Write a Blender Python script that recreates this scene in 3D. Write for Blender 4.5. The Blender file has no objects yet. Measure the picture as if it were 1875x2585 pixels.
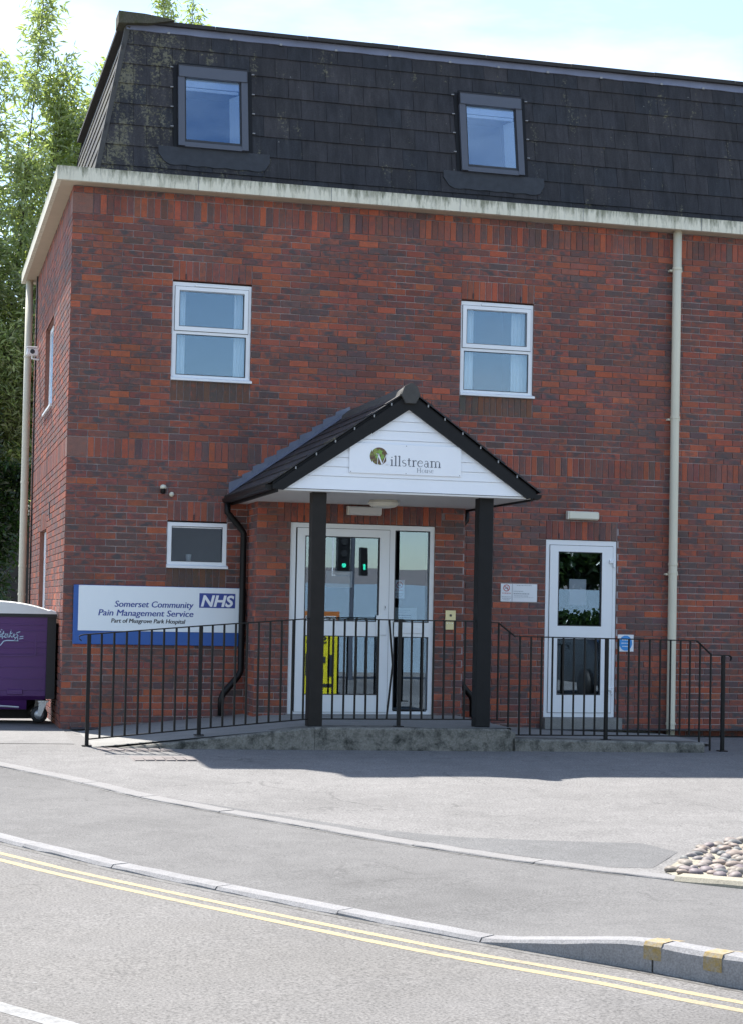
import bpy, math, random
import numpy as np
from mathutils import Vector, Matrix

random.seed(7)
rng = np.random.default_rng(11)
S = bpy.context.scene
COL = S.collection

# ------------------------------------------------------------------ camera
YAW, PITCH, ROLL = math.radians(14.695), math.radians(1.763), math.radians(1.135)
CAM = Vector((-1.59, -19.33, 1.352))
fw = Vector((math.sin(YAW)*math.cos(PITCH), math.cos(YAW)*math.cos(PITCH), math.sin(PITCH)))
rt = Vector((math.cos(YAW), -math.sin(YAW), 0)); up = rt.cross(fw)
r2 = rt*math.cos(ROLL)+up*math.sin(ROLL); u2 = -rt*math.sin(ROLL)+up*math.cos(ROLL)
cd = bpy.data.cameras.new('camera'); co = bpy.data.objects.new('camera', cd); COL.objects.link(co)
co.matrix_world = Matrix(((r2.x, u2.x, -fw.x, CAM.x), (r2.y, u2.y, -fw.y, CAM.y), (r2.z, u2.z, -fw.z, CAM.z), (0, 0, 0, 1)))
cd.sensor_fit = 'HORIZONTAL'; cd.sensor_width = 36; cd.lens = 4397.58/1875*36
cd.shift_y = (1408.74-1292.5)/1875
cd.clip_end = 3000
S.camera = co

# ------------------------------------------------------------------ sky, sun, exposure
LDIR = Vector((.190, -.64, -1.0))                       # the way the sunlight travels
ELEV = math.atan2(1.0, math.hypot(.190, .64))
AZ = math.atan2(-.190, .64)                             # sun azimuth from +Y towards +X
W = bpy.data.worlds.new('World'); S.world = W; W.use_nodes = True
wn = W.node_tree.nodes; wl = W.node_tree.links
sky = wn.new('ShaderNodeTexSky'); sky.sky_type = 'NISHITA'; sky.sun_disc = False
sky.sun_elevation = ELEV; sky.sun_rotation = AZ
sky.air_density = 1.0; sky.dust_density = .5; sky.ozone_density = 1.2
bgn = wn['Background']; bgn.inputs['Strength'].default_value = .115
# thin broken cloud over the whole sky
tc = wn.new('ShaderNodeTexCoord'); mp_ = wn.new('ShaderNodeMapping'); mp_.inputs['Scale'].default_value = (1, 1, 3.4); wl.new(tc.outputs['Generated'], mp_.inputs[0])
cn = wn.new('ShaderNodeTexNoise'); cn.inputs['Scale'].default_value = 4.2; cn.inputs['Detail'].default_value = 7; cn.inputs['Roughness'].default_value = .56; wl.new(mp_.outputs[0], cn.inputs['Vector'])
cr = wn.new('ShaderNodeValToRGB'); cr.color_ramp.elements[0].position = .46; cr.color_ramp.elements[0].color = (0, 0, 0, 1); cr.color_ramp.elements[1].position = .72; cr.color_ramp.elements[1].color = (.62, .62, .62, 1)
wl.new(cn.outputs['Fac'], cr.inputs[0])
cm_ = wn.new('ShaderNodeMix'); cm_.data_type = 'RGBA'; wl.new(cr.outputs[0], cm_.inputs[0]); wl.new(sky.outputs[0], cm_.inputs[6]); cm_.inputs[7].default_value = (5.6, 5.9, 6.4, 1)
wl.new(cm_.outputs[2], bgn.inputs['Color'])
sd = bpy.data.lights.new('sun', 'SUN'); sd.energy = 4.7; sd.angle = math.radians(.53); sd.color = (1, .955, .89)
so = bpy.data.objects.new('sun', sd); COL.objects.link(so)
so.rotation_euler = LDIR.to_track_quat('-Z', 'Y').to_euler(); so.location = (-6, 25, 40)
S.view_settings.view_transform = 'Standard'; S.view_settings.look = 'None'
S.view_settings.exposure = 1.32; S.view_settings.gamma = 1.0
S.view_settings.use_curve_mapping = False

# ------------------------------------------------------------------ object helpers
def tag(o, label=None, cat=None, group=None, kind=None):
    if label: o['label'] = label
    if cat: o['category'] = cat
    if group: o['group'] = group
    if kind: o['kind'] = kind
    return o

def thing(name, loc, label, cat, group=None):
    o = bpy.data.objects.new(name, None); COL.objects.link(o); o.location = loc
    o.empty_display_size = .2
    return tag(o, label, cat, group)

def attach(o, parent):
    if parent is not None:
        o.parent = parent
        if parent.type == 'EMPTY': o.matrix_parent_inverse = Matrix.Translation(-Vector(parent.location))
    return o

class MB:
    def __init__(s): s.v = []; s.f = []
    def quad(s, a, b, c, d):
        n = len(s.v); s.v += [tuple(a), tuple(b), tuple(c), tuple(d)]; s.f.append((n, n+1, n+2, n+3)); return s
    def poly(s, pts):
        n = len(s.v); s.v += [tuple(p) for p in pts]; s.f.append(tuple(range(n, n+len(pts)))); return s
    def box(s, x0, x1, y0, y1, z0, z1):
        n = len(s.v)
        s.v += [(x0, y0, z0), (x1, y0, z0), (x1, y1, z0), (x0, y1, z0), (x0, y0, z1), (x1, y0, z1), (x1, y1, z1), (x0, y1, z1)]
        s.f += [tuple(n+i for i in q) for q in ((0, 3, 2, 1), (4, 5, 6, 7), (0, 1, 5, 4), (1, 2, 6, 5), (2, 3, 7, 6), (3, 0, 4, 7))]
        return s
    def cbox(s, x0, x1, y0, y1, z0, z1, c=.004):
        """box with chamfered edges all round (as a sliced hull)"""
        def ringp(x0, x1, y0, y1, z, k): return [(x0+k, y0, z), (x1-k, y0, z), (x1, y0+k, z), (x1, y1-k, z), (x1-k, y1, z), (x0+k, y1, z), (x0, y1-k, z), (x0, y0+k, z)]
        n = len(s.v)
        s.v += ringp(x0+c, x1-c, y0+c, y1-c, z0, c*.4)+ringp(x0, x1, y0, y1, z0+c, c)+ringp(x0, x1, y0, y1, z1-c, c)+ringp(x0+c, x1-c, y0+c, y1-c, z1, c*.4)
        s.f.append(tuple(n+7-i for i in range(8))); s.f.append(tuple(n+24+i for i in range(8)))
        for L in range(3):
            for i in range(8):
                a = n+L*8+i; b = n+L*8+(i+1) % 8; s.f.append((a, b, b+8, a+8))
        return s
    def prism(s, pts, axis, a, b):
        """polygon pts (2d) extruded along axis from a to b; axis 'x': pts=(y,z); 'y': (x,z); 'z': (x,y)"""
        def P(p, t):
            return {'x': (t, p[0], p[1]), 'y': (p[0], t, p[1]), 'z': (p[0], p[1], t)}[axis]
        n = len(s.v); k = len(pts)
        s.v += [P(p, a) for p in pts]+[P(p, b) for p in pts]
        s.f.append(tuple(n+i for i in range(k))); s.f.append(tuple(n+2*k-1-i for i in range(k)))
        for i in range(k): j = (i+1) % k; s.f.append((n+j, n+i, n+k+i, n+k+j))
        return s
    def tube(s, pts, r, seg=10, cap=True):
        pts = [Vector(p) for p in pts]; n0 = len(s.v); prev = None
        rs = r if isinstance(r, (list, tuple)) else [r]*len(pts)
        for i, p in enumerate(pts):
            d = (pts[min(i+1, len(pts)-1)]-pts[max(i-1, 0)]).normalized()
            if prev is None:
                a = d.orthogonal().normalized()
            else:
                a = (prev-d*prev.dot(d)).normalized()
            prev = a; b = d.cross(a)
            for j in range(seg):
                t = 2*math.pi*j/seg; s.v.append(tuple(p+(a*math.cos(t)+b*math.sin(t))*rs[i]))
        for i in range(len(pts)-1):
            for j in range(seg):
                a = n0+i*seg+j; b = n0+i*seg+(j+1) % seg; s.f.append((a, b, b+seg, a+seg))
        if cap:
            s.f.append(tuple(n0+seg-1-j for j in range(seg))); e = n0+(len(pts)-1)*seg; s.f.append(tuple(e+j for j in range(seg)))
        return s
    def lathe(s, prof, c, seg=20, axis='z'):
        n = len(s.v); c = Vector(c)
        for r, h in prof:
            for j in range(seg):
                t = 2*math.pi*j/seg; x, y = r*math.cos(t), r*math.sin(t)
                s.v.append(tuple(c+Vector({'z': (x, y, h), 'y': (x, h, y), 'x': (h, x, y)}[axis])))
        for i in range(len(prof)-1):
            for j in range(seg):
                a = n+i*seg+j; b = n+i*seg+(j+1) % seg; s.f.append((a, b, b+seg, a+seg))
        s.f.append(tuple(n+seg-1-j for j in range(seg))); e = n+(len(prof)-1)*seg; s.f.append(tuple(e+j for j in range(seg)))
        return s
    def ring(s, x0, x1, z0, z1, w, y0, y1, wb=None, wt=None):
        """rectangular frame in the xz plane, border w"""
        wb = w if wb is None else wb; wt = w if wt is None else wt
        s.box(x0, x0+w, y0, y1, z0, z1); s.box(x1-w, x1, y0, y1, z0, z1)
        s.box(x0+w, x1-w, y0, y1, z0, z0+wb); s.box(x0+w, x1-w, y0, y1, z1-wt, z1)
        return s
    def mesh(s, name):
        m = bpy.data.meshes.new(name); m.from_pydata(s.v, [], s.f); m.update(); return m
    def build(s, name, mat, parent=None, smooth=False):
        m = s.mesh(name)
        o = bpy.data.objects.new(name, m); COL.objects.link(o)
        if mat is not None: m.materials.append(mat)
        import bmesh
        bm = bmesh.new(); bm.from_mesh(m); bmesh.ops.recalc_face_normals(bm, faces=bm.faces); bm.to_mesh(m); bm.free()
        if smooth:
            for p in m.polygons: p.use_smooth = True
        return attach(o, parent)

def plane_holes(O, U, V, w, h, holes):
    """plane O + a U + b V, 0<=a<=w, 0<=b<=h, with rectangular holes (a0,a1,b0,b1)"""
    O, U, V = Vector(O), Vector(U), Vector(V); m = MB()
    A = sorted({0, w, *[x for q in holes for x in q[:2]]}); B = sorted({0, h, *[x for q in holes for x in q[2:]]})
    A = [a for a in A if 0 <= a <= w]; B = [b for b in B if 0 <= b <= h]
    for a0, a1 in zip(A, A[1:]):
        for b0, b1 in zip(B, B[1:]):
            ca, cb = (a0+a1)/2, (b0+b1)/2
            if any(q[0] < ca < q[1] and q[2] < cb < q[3] for q in holes): continue
            m.quad(O+U*a0+V*b0, O+U*a1+V*b0, O+U*a1+V*b1, O+U*a0+V*b1)
    return m

# ------------------------------------------------------------------ materials
def NM(name):
    m = bpy.data.materials.new(name); m.use_nodes = True
    nt = m.node_tree; return m, nt, nt.nodes, nt.links, nt.nodes['Principled BSDF']
def node(nt, t, **kw):
    n = nt.nodes.new(t)
    for k, v in kw.items():
        if k.startswith('i_'):
            key = k[2:]
            n.inputs[int(key) if key.isdigit() else key.replace('_', ' ')].default_value = v
        else: setattr(n, k, v)
    return n
def ramp(nt, src, stops):
    r = nt.nodes.new('ShaderNodeValToRGB'); e = r.color_ramp.elements
    while len(e) < len(stops): e.new(.5)
    for q, (p, c) in zip(e, stops):
        q.position = p; q.color = (c, c, c, 1) if isinstance(c, (int, float)) else (*c, 1)
    nt.links.new(src, r.inputs[0]); return r.outputs[0]
def noise(nt, scale, detail=4, rough=.55, vec=None, sc=None, dist=0):
    n = nt.nodes.new('ShaderNodeTexNoise'); n.inputs['Scale'].default_value = scale
    n.inputs['Detail'].default_value = detail; n.inputs['Roughness'].default_value = rough; n.inputs['Distortion'].default_value = dist
    if vec is None:
        g = nt.nodes.new('ShaderNodeNewGeometry'); vec = g.outputs['Position']
    if sc is not None:
        mp = nt.nodes.new('ShaderNodeMapping'); mp.inputs['Scale'].default_value = sc; nt.links.new(vec, mp.inputs[0]); vec = mp.outputs[0]
    nt.links.new(vec, n.inputs['Vector']); return n.outputs['Fac']
def mix(nt, fac, a, b, mode='MIX'):
    n = nt.nodes.new('ShaderNodeMix'); n.data_type = 'RGBA'; n.blend_type = mode
    for sock, val in ((n.inputs[0], fac), (n.inputs[6], a), (n.inputs[7], b)):
        if isinstance(val, bpy.types.NodeSocket): nt.links.new(val, sock)
        elif isinstance(val, (int, float)): sock.default_value = val
        else: sock.default_value = (*val, 1)
    return n.outputs[2]
def math_(nt, op, a, b=0.0):
    n = nt.nodes.new('ShaderNodeMath'); n.operation = op
    for sock, val in ((n.inputs[0], a), (n.inputs[1], b)):
        if isinstance(val, bpy.types.NodeSocket): nt.links.new(val, sock)
        else: sock.default_value = val
    return n.outputs[0]
def bump(nt, bs, h, strength=.3, dist=.004):
    b = nt.nodes.new('ShaderNodeBump'); b.inputs['Strength'].default_value = strength; b.inputs['Distance'].default_value = dist
    nt.links.new(h, b.inputs['Height']); nt.links.new(b.outputs[0], bs.inputs['Normal'])

def simple(name, col, rough=.5, metal=0, var=.12, scale=9, spec=.5, bumps=0):
    m, nt, N, L, bs = NM(name)
    c = mix(nt, noise(nt, scale), tuple(x*(1-var) for x in col), tuple(min(1, x*(1+var)) for x in col))
    L.new(c, bs.inputs['Base Color']); bs.inputs['Roughness'].default_value = rough; bs.inputs['Metallic'].default_value = metal
    bs.inputs['Specular IOR Level'].default_value = spec
    if bumps: bump(nt, bs, noise(nt, 60), bumps, .003)
    return m

def brick_mat():
    m, nt, N, L, bs = NM('fired_brick')
    a = node(nt, 'ShaderNodeAttribute', attribute_name='bc'); b = node(nt, 'ShaderNodeAttribute', attribute_name='bu')
    sp = node(nt, 'ShaderNodeSeparateColor'); L.new(b.outputs['Color'], sp.inputs[0])
    # kiln flash: blue-grey stains smaller than a brick, strongest towards the middle of the face, more on some bricks than others
    du = math_(nt, 'ABSOLUTE', math_(nt, 'SUBTRACT', sp.outputs[0], .5)); dv = math_(nt, 'ABSOLUTE', math_(nt, 'SUBTRACT', sp.outputs[1], .5))
    d = math_(nt, 'MAXIMUM', du, math_(nt, 'MULTIPLY', dv, .8))
    d = math_(nt, 'ADD', math_(nt, 'MULTIPLY', d, .7), math_(nt, 'MULTIPLY', math_(nt, 'SUBTRACT', noise(nt, 11, 3, .6, sc=(1, 1, 1.7)), .5), 1.9))
    msk = ramp(nt, d, [(-.02, 1), (.36, 0)])
    msk = math_(nt, 'MULTIPLY', msk, sp.outputs[2])
    c = mix(nt, msk, a.outputs['Color'], (.088, .076, .077))
    hot = ramp(nt, noise(nt, 15, 2, .5, sc=(1, 1, 1.5)), [(.57, 0), (.70, .48)])
    c = mix(nt, hot, c, (.36, .098, .054))
    fine = ramp(nt, noise(nt, 130, 3, .7), [(.3, .68), (.7, 1.25)])
    c = mix(nt, 1.0, c, fine, 'MULTIPLY')
    big = ramp(nt, noise(nt, .9, 4), [(.35, .86), (.7, 1.1)])
    c = mix(nt, 1.0, c, big, 'MULTIPLY')
    # lime bloom in drips
    bl = ramp(nt, noise(nt, 3.2, 5, .7, sc=(3, 1, .8)), [(.66, 0), (.82, .30)])
    c = mix(nt, bl, c, (.32, .25, .24))
    L.new(c, bs.inputs['Base Color']); bs.inputs['Roughness'].default_value = .72; bs.inputs['Specular IOR Level'].default_value = .25
    bump(nt, bs, noise(nt, 120, 4, .7), .2, .002)
    return m

def mortar_mat():
    m, nt, N, L, bs = NM('mortar')
    c = mix(nt, ramp(nt, noise(nt, 1.1, 5, .6), [(.42, 0), (.62, 1)]), (.235, .195, .197), (.47, .415, .42))
    L.new(mix(nt, 1.0, c, ramp(nt, noise(nt, 90), [(.3, .8), (.7, 1.15)]), 'MULTIPLY'), bs.inputs['Base Color']); bs.inputs['Roughness'].default_value = .95
    bs.inputs['Specular IOR Level'].default_value = .15
    bump(nt, bs, noise(nt, 200), .4, .002)
    return m

def slate_mat():
    m, nt, N, L, bs = NM('roof_slate')
    a = node(nt, 'ShaderNodeAttribute', attribute_name='bc')
    c = mix(nt, 1.0, a.outputs['Color'], ramp(nt, noise(nt, 5, 5, .7, sc=(2.2, 1, .5)), [(.28, .55), (.74, 1.5)]), 'MULTIPLY')
    c = mix(nt, 1.0, c, ramp(nt, noise(nt, 70, 3), [(.3, .8), (.7, 1.2)]), 'MULTIPLY')
    # lichen, thick near the hip at the left end and thinning out along the roof; some along the top
    g = node(nt, 'ShaderNodeNewGeometry'); s = node(nt, 'ShaderNodeSeparateXYZ'); L.new(g.outputs['Position'], s.inputs[0])
    nearhip = ramp(nt, math_(nt, 'MULTIPLY', s.outputs[0], .12), [(.04, .31), (.14, .15), (.35, .035)])
    patch = math_(nt, 'ADD', noise(nt, 2.6, 3, .6, sc=(2.4, 1, .8)), nearhip)
    spot = noise(nt, 34, 5, .75)
    li = ramp(nt, math_(nt, 'MULTIPLY', patch, spot), [(.375, 0), (.46, .8)])
    lc = mix(nt, noise(nt, 9, 2), (.15, .135, .055), (.19, .18, .145))
    c = mix(nt, li, c, lc)
    # grey weathering runs and white droppings
    run = ramp(nt, noise(nt, 4, 4, .6, sc=(6, 1, .45)), [(.56, 0), (.78, .38)])
    c = mix(nt, run, c, (.07, .068, .072))
    dr = ramp(nt, noise(nt, 26, 2, .5), [(.77, 0), (.80, .8)])
    c = mix(nt, dr, c, (.34, .34, .32))
    L.new(c, bs.inputs['Base Color']); bs.inputs['Roughness'].default_value = .7; bs.inputs['Specular IOR Level'].default_value = .35
    bump(nt, bs, noise(nt, 90, 4), .35, .003)
    return m

def asphalt(name, base, warm=0.0, speck=1.0, seed=0.0, grain=95, tracks=None, cracks=0.0):
    m, nt, N, L, bs = NM(name)
    b0 = (base*(1+warm), base, base*(1-warm))
    big = ramp(nt, noise(nt, .5, 6, .62), [(.32, .80), (.5, 1.0), (.7, 1.10)])
    c = mix(nt, 1.0, b0, big, 'MULTIPLY')
    mid = ramp(nt, noise(nt, 4.5, 5, .7), [(.3, .88), (.7, 1.09)])
    c = mix(nt, 1.0, c, mid, 'MULTIPLY')
    if tracks:          # wheel tracks: long soft stains that run with the traffic
        g_ = node(nt, 'ShaderNodeNewGeometry'); mp = node(nt, 'ShaderNodeMapping'); mp.inputs['Rotation'].default_value = (0, 0, math.radians(tracks)); mp.inputs['Scale'].default_value = (.13, 1.15, 1)
        L.new(g_.outputs['Position'], mp.inputs[0]); tn = noise(nt, 1.0, 4, .55, vec=mp.outputs[0])
        c = mix(nt, ramp(nt, tn, [(.42, 0), (.64, .45)]), c, (base*.84, base*.79, base*.72))
    st = noise(nt, grain, 2, .6)
    c = mix(nt, 1.0, c, ramp(nt, st, [(.30, .55*speck+(1-speck)), (.5, 1.0), (.72, 1.36)]), 'MULTIPLY')
    st2 = noise(nt, grain*2.6, 1, .5)
    c = mix(nt, 1.0, c, ramp(nt, st2, [(.3, .86), (.7, 1.14)]), 'MULTIPLY')
    # the odd pale chip and dark spot
    c = mix(nt, ramp(nt, noise(nt, 23, 1, .4), [(.795, 0), (.81, .6)]), c, (base*1.9, base*1.9, base*1.85))
    c = mix(nt, ramp(nt, noise(nt, 7.3, 2, .4), [(.76, 0), (.80, .4)]), c, (base*.35, base*.34, base*.33))
    if cracks:
        v = node(nt, 'ShaderNodeTexVoronoi', feature='DISTANCE_TO_EDGE', i_Scale=.42); g2 = node(nt, 'ShaderNodeNewGeometry')
        wv = node(nt, 'ShaderNodeVectorMath', operation='ADD'); L.new(g2.outputs['Position'], wv.inputs[0])
        nn = node(nt, 'ShaderNodeTexNoise', i_Scale=2.2, i_Detail=5.0); L.new(g2.outputs['Position'], nn.inputs['Vector']); L.new(nn.outputs['Color'], wv.inputs[1]); L.new(wv.outputs[0], v.inputs['Vector'])
        ck = math_(nt, 'MULTIPLY', ramp(nt, v.outputs['Distance'], [(.003, 1), (.009, 0)]), ramp(nt, noise(nt, .8, 2), [(.48, 0), (.60, cracks)]))
        c = mix(nt, ck, c, (base*.3, base*.29, base*.28))
    L.new(c, bs.inputs['Base Color']); bs.inputs['Roughness'].default_value = .88; bs.inputs['Specular IOR Level'].default_value = .3
    bump(nt, bs, st, .4, .005)
    return m

def concrete(name, base, stain=.5, dark=(.07, .075, .06), scale=5.0, grain=120):
    m, nt, N, L, bs = NM(name)
    c = mix(nt, noise(nt, 2.2, 4), tuple(x*.85 for x in base), tuple(x*1.12 for x in base))
    sm = ramp(nt, noise(nt, scale, 7, .72, dist=.4), [(.45, 0), (.66, stain)])
    c = mix(nt, sm, c, dark)
    c = mix(nt, 1.0, c, ramp(nt, noise(nt, grain, 2), [(.3, .78), (.7, 1.2)]), 'MULTIPLY')
    L.new(c, bs.inputs['Base Color']); bs.inputs['Roughness'].default_value = .9; bs.inputs['Specular IOR Level'].default_value = .25
    bump(nt, bs, noise(nt, grain*.6, 4), .45, .004)
    return m

def fascia_mat():
    m, nt, N, L, bs = NM('weathered_fascia')
    c = mix(nt, noise(nt, 2, 4, sc=(3, 3, 1)), (.60, .57, .45), (.78, .75, .62))
    g = node(nt, 'ShaderNodeNewGeometry'); s = node(nt, 'ShaderNodeSeparateXYZ'); L.new(g.outputs['Position'], s.inputs[0])
    h = ramp(nt, math_(nt, 'MULTIPLY', math_(nt, 'SUBTRACT', s.outputs[2], 6.0), 6.5), [(.25, .0), (.95, .17)])
    st = math_(nt, 'ADD', noise(nt, 9, 6, .75, sc=(2.2, 2.2, .35)), h)
    c = mix(nt, ramp(nt, st, [(.52, 0), (.74, .92)]), c, (.17, .175, .115))
    c = mix(nt, ramp(nt, noise(nt, 34, 3, .6, sc=(1, 1, .12)), [(.52, 0), (.76, .40)]), c, (.34, .34, .29))
    L.new(c, bs.inputs['Base Color']); bs.inputs['Roughness'].default_value = .75
    return m

def glass_mat(name, tint=(.92, .94, .95), k=3.0, gc=(.66, .83, 1)):
    m, nt, N, L, bs = NM(name); N.remove(bs)
    f = node(nt, 'ShaderNodeFresnel', i_IOR=1.5); fk = math_(nt, 'MINIMUM', math_(nt, 'MULTIPLY', f.outputs[0], k), 1.0)
    gl = node(nt, 'ShaderNodeBsdfGlossy', i_Roughness=.004, i_Color=(*gc, 1)); tr = node(nt, 'ShaderNodeBsdfTransparent', i_Color=(*tint, 1))
    mx = node(nt, 'ShaderNodeMixShader'); L.new(fk, mx.inputs[0]); L.new(tr.outputs[0], mx.inputs[1]); L.new(gl.outputs[0], mx.inputs[2])
    bm_ = node(nt, 'ShaderNodeBump', i_Strength=.02, i_Distance=.012); L.new(noise(nt, 1.6, 1), bm_.inputs['Height']); L.new(bm_.outputs[0], gl.inputs['Normal'])
    L.new(mx.outputs[0], N['Material Output'].inputs[0]); return m

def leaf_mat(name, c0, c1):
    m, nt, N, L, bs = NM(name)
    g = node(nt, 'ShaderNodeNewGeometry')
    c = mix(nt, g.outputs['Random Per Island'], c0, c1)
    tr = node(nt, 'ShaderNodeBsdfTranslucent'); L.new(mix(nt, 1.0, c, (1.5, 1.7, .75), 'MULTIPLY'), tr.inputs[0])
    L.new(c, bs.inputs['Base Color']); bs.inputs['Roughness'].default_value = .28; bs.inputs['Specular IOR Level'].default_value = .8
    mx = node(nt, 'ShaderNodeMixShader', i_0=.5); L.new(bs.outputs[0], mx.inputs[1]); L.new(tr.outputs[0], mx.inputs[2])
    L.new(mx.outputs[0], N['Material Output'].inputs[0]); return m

def worn(name, col, under, lo=.42, hi=.62, scale=26):
    m, nt, N, L, bs = NM(name)
    k = ramp(nt, math_(nt, 'ADD', math_(nt, 'MULTIPLY', noise(nt, scale, 5, .75), .75), math_(nt, 'MULTIPLY', noise(nt, 3.1, 3), .25)), [(lo, 0), (hi, 1)])
    c = mix(nt, k, col, under); c = mix(nt, 1.0, c, ramp(nt, noise(nt, 90, 2), [(.3, .85), (.7, 1.15)]), 'MULTIPLY')
    L.new(c, bs.inputs['Base Color']); bs.inputs['Roughness'].default_value = .85; return m

def emis(name, col, st):
    m, nt, N, L, bs = NM(name); bs.inputs['Base Color'].default_value = (*col, 1)
    bs.inputs['Emission Color'].default_value = (*col, 1); bs.inputs['Emission Strength'].default_value = st; return m

def attr_mat(name, rough=.7, spec=.35, grain=40):
    m, nt, N, L, bs = NM(name)
    a = node(nt, 'ShaderNodeAttribute', attribute_name='bc')
    c = mix(nt, 1.0, a.outputs['Color'], ramp(nt, noise(nt, grain, 4), [(.3, .8), (.7, 1.2)]), 'MULTIPLY')
    L.new(c, bs.inputs['Base Color']); bs.inputs['Roughness'].default_value = rough; bs.inputs['Specular IOR Level'].default_value = spec
    bump(nt, bs, noise(nt, grain*2), .2, .002)
    return m

M = dict(
    brick=brick_mat(), mortar=mortar_mat(), slate=slate_mat(), fascia=fascia_mat(),
    forecourt=asphalt('forecourt_asphalt', .165, .035, 1.0, grain=70, cracks=.5), footpath=asphalt('footpath_asphalt', .122, .03, .9, grain=95, cracks=.3),
    road=asphalt('road_asphalt', .146, .045, 1.0, grain=75, tracks=56), patch=asphalt('patch_asphalt', .122, .01, .9, grain=90),
    fill=asphalt('yard_asphalt', .175, .03, .8, grain=100),
    kerb=concrete('kerb_concrete', (.245, .24, .24), .4, (.16, .155, .15), 8), edging=concrete('edging_concrete', (.22, .213, .208), .4, (.17, .16, .15), 8),
    plinth=concrete('mossy_concrete', (.20, .19, .165), .95, (.030, .032, .027), 7, 60), slab=concrete('ramp_concrete', (.25, .245, .23), .4, (.16, .155, .145), 3.5),
    soffit=simple('painted_soffit', (.50, .42, .31), .7, scale=4), pvc=simple('white_plastic', (.76, .78, .80), .32, var=.04, scale=3),
    pvcdark=simple('grey_seal', (.03, .03, .035), .6), pipe=simple('cream_pipe', (.62, .585, .46), .42, var=.08, scale=4),
    black=simple('black_paint', (.007, .0065, .0065), .45, var=.3, scale=12, spec=.25), blackwood=simple('black_stained_wood', (.009, .009, .0095), .6, var=.4, scale=14, spec=.25, bumps=.2),
    wood=simple('brown_black_post', (.016, .0135, .0115), .6, var=.4, scale=10, spec=.25, bumps=.2),
    lead=simple('lead_sheet', (.135, .15, .20), .5, .0, var=.3, scale=7), leadpale=simple('weathered_lead', (.17, .185, .25), .55, 0, var=.35, scale=3),
    frame=simple('grey_aluminium', (.082, .09, .112), .42, .0, var=.1), apron=simple('apron_lead', (.028, .030, .035), .6, 0, var=.55, scale=14),
    glass=glass_mat('window_glass'), doorglass=glass_mat('door_glass', (.85, .87, .88), 3.6), skyglass=glass_mat('roof_glass', (.9, .93, .95), 4.2, (.50, .72, 1)),
    curtain=simple('pale_curtain', (.80, .86, .88), .9, var=.06, scale=5), blind=simple('white_blind', (.8, .82, .84), .8, var=.04),
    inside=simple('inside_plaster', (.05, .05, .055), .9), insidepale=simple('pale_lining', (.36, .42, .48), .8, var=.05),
    gablewhite=simple('white_board', (.80, .82, .85), .45, var=.05, scale=2.5), whitesoff=simple('white_soffit', (.62, .61, .58), .6, var=.06, scale=3),
    cap=simple('grey_ridge', (.062, .06, .056), .85, var=.3, scale=20, bumps=.4), clip=simple('metal_clip', (.27, .27, .27), .4, 0, var=.05),
    nhsblue=simple('sign_blue', (.012, .082, .32), .4, var=.05, scale=2), textblue=simple('letter_blue', (.028, .055, .27), .5, var=.05), signwhite=simple('sign_white', (.74, .79, .82), .35, var=.03, scale=1.5),
    textdark=simple('letter_dark', (.03, .032, .04), .5), textgrey=simple('letter_grey', (.085, .095, .125), .5), textpale=simple('letter_pale', (.25, .27, .30), .5), purewhite=simple('letter_white', (.8, .82, .85), .4, var=.02),
    red=simple('notice_red', (.45, .03, .03), .5), skyblue=simple('notice_blue', (.03, .25, .62), .45), paper=simple('notice_paper', (.72, .74, .76), .6, var=.03),
    cream=simple('cream_plastic', (.66, .64, .52), .4, var=.05), brass=simple('brass', (.55, .48, .28), .35, .6, var=.1), lamp=simple('lamp_diffuser', (.72, .70, .60), .3, var=.04),
    purple=simple('purple_plastic', (.066, .014, .112), .45, var=.12, scale=6), lid=simple('pale_lid', (.62, .62, .60), .45, var=.08, scale=5), rubber=simple('black_rubber', (.012, .012, .012), .6),
    steel=simple('galvanised_steel', (.45, .46, .47), .4, .7, var=.2, scale=20), tag=simple('graffiti_paint', (.36, .48, .60), .5, var=.1),
    yellow=worn('yellow_line', (.34, .275, .150), (.20, .18, .135), .46, .64, 22), whiteline=worn('white_line', (.26, .26, .255), (.17, .168, .163), .44, .62, 18), ochre=worn('worn_yellow', (.27, .19, .065), (.25, .235, .21), .42, .64, 34),
    bed=concrete('bed_mortar', (.30, .275, .215), .3, (.17, .15, .12), 8), cobble=attr_mat('cobble_stone', .62, .35, 30),
    bark=simple('bark', (.07, .06, .05), .9, var=.4, scale=18, bumps=.6), leaf=leaf_mat('willow_leaf', (.18, .22, .10), (.40, .43, .24)),
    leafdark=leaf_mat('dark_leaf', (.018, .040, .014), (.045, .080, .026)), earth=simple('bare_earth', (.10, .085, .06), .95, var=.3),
    darkwall=simple('dark_render', (.05, .05, .05), .9), hoard=simple('white_hoarding', (.34, .43, .50), .6, var=.05, scale=1), redbrick=simple('far_brick', (.24, .10, .075), .85, var=.2, scale=12),
    signyellow=simple('sign_yellow', (.72, .62, .02), .5, var=.05), green=emis('green_signal', (.05, 1.0, .55), .55), carpaint=simple('dark_car_paint', (.02, .022, .026), .2, .3, var=.1), tail=emis('tail_lamp', (.9, .03, .02), 1.2),
    chrome=simple('bright_trim', (.6, .6, .62), .15, .9), redtile=simple('paver_red', (.168, .148, .140), .9, var=.35, scale=25),
)

# ------------------------------------------------------------------ ground
def g(X, Y):
    z = -.0085*min(max(X, -10), 20)
    if Y < -2.4: z += .025*(max(Y, -9)+2.4)
    if Y < -9: z += .012*(max(Y, -24)+9)
    return z

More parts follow.
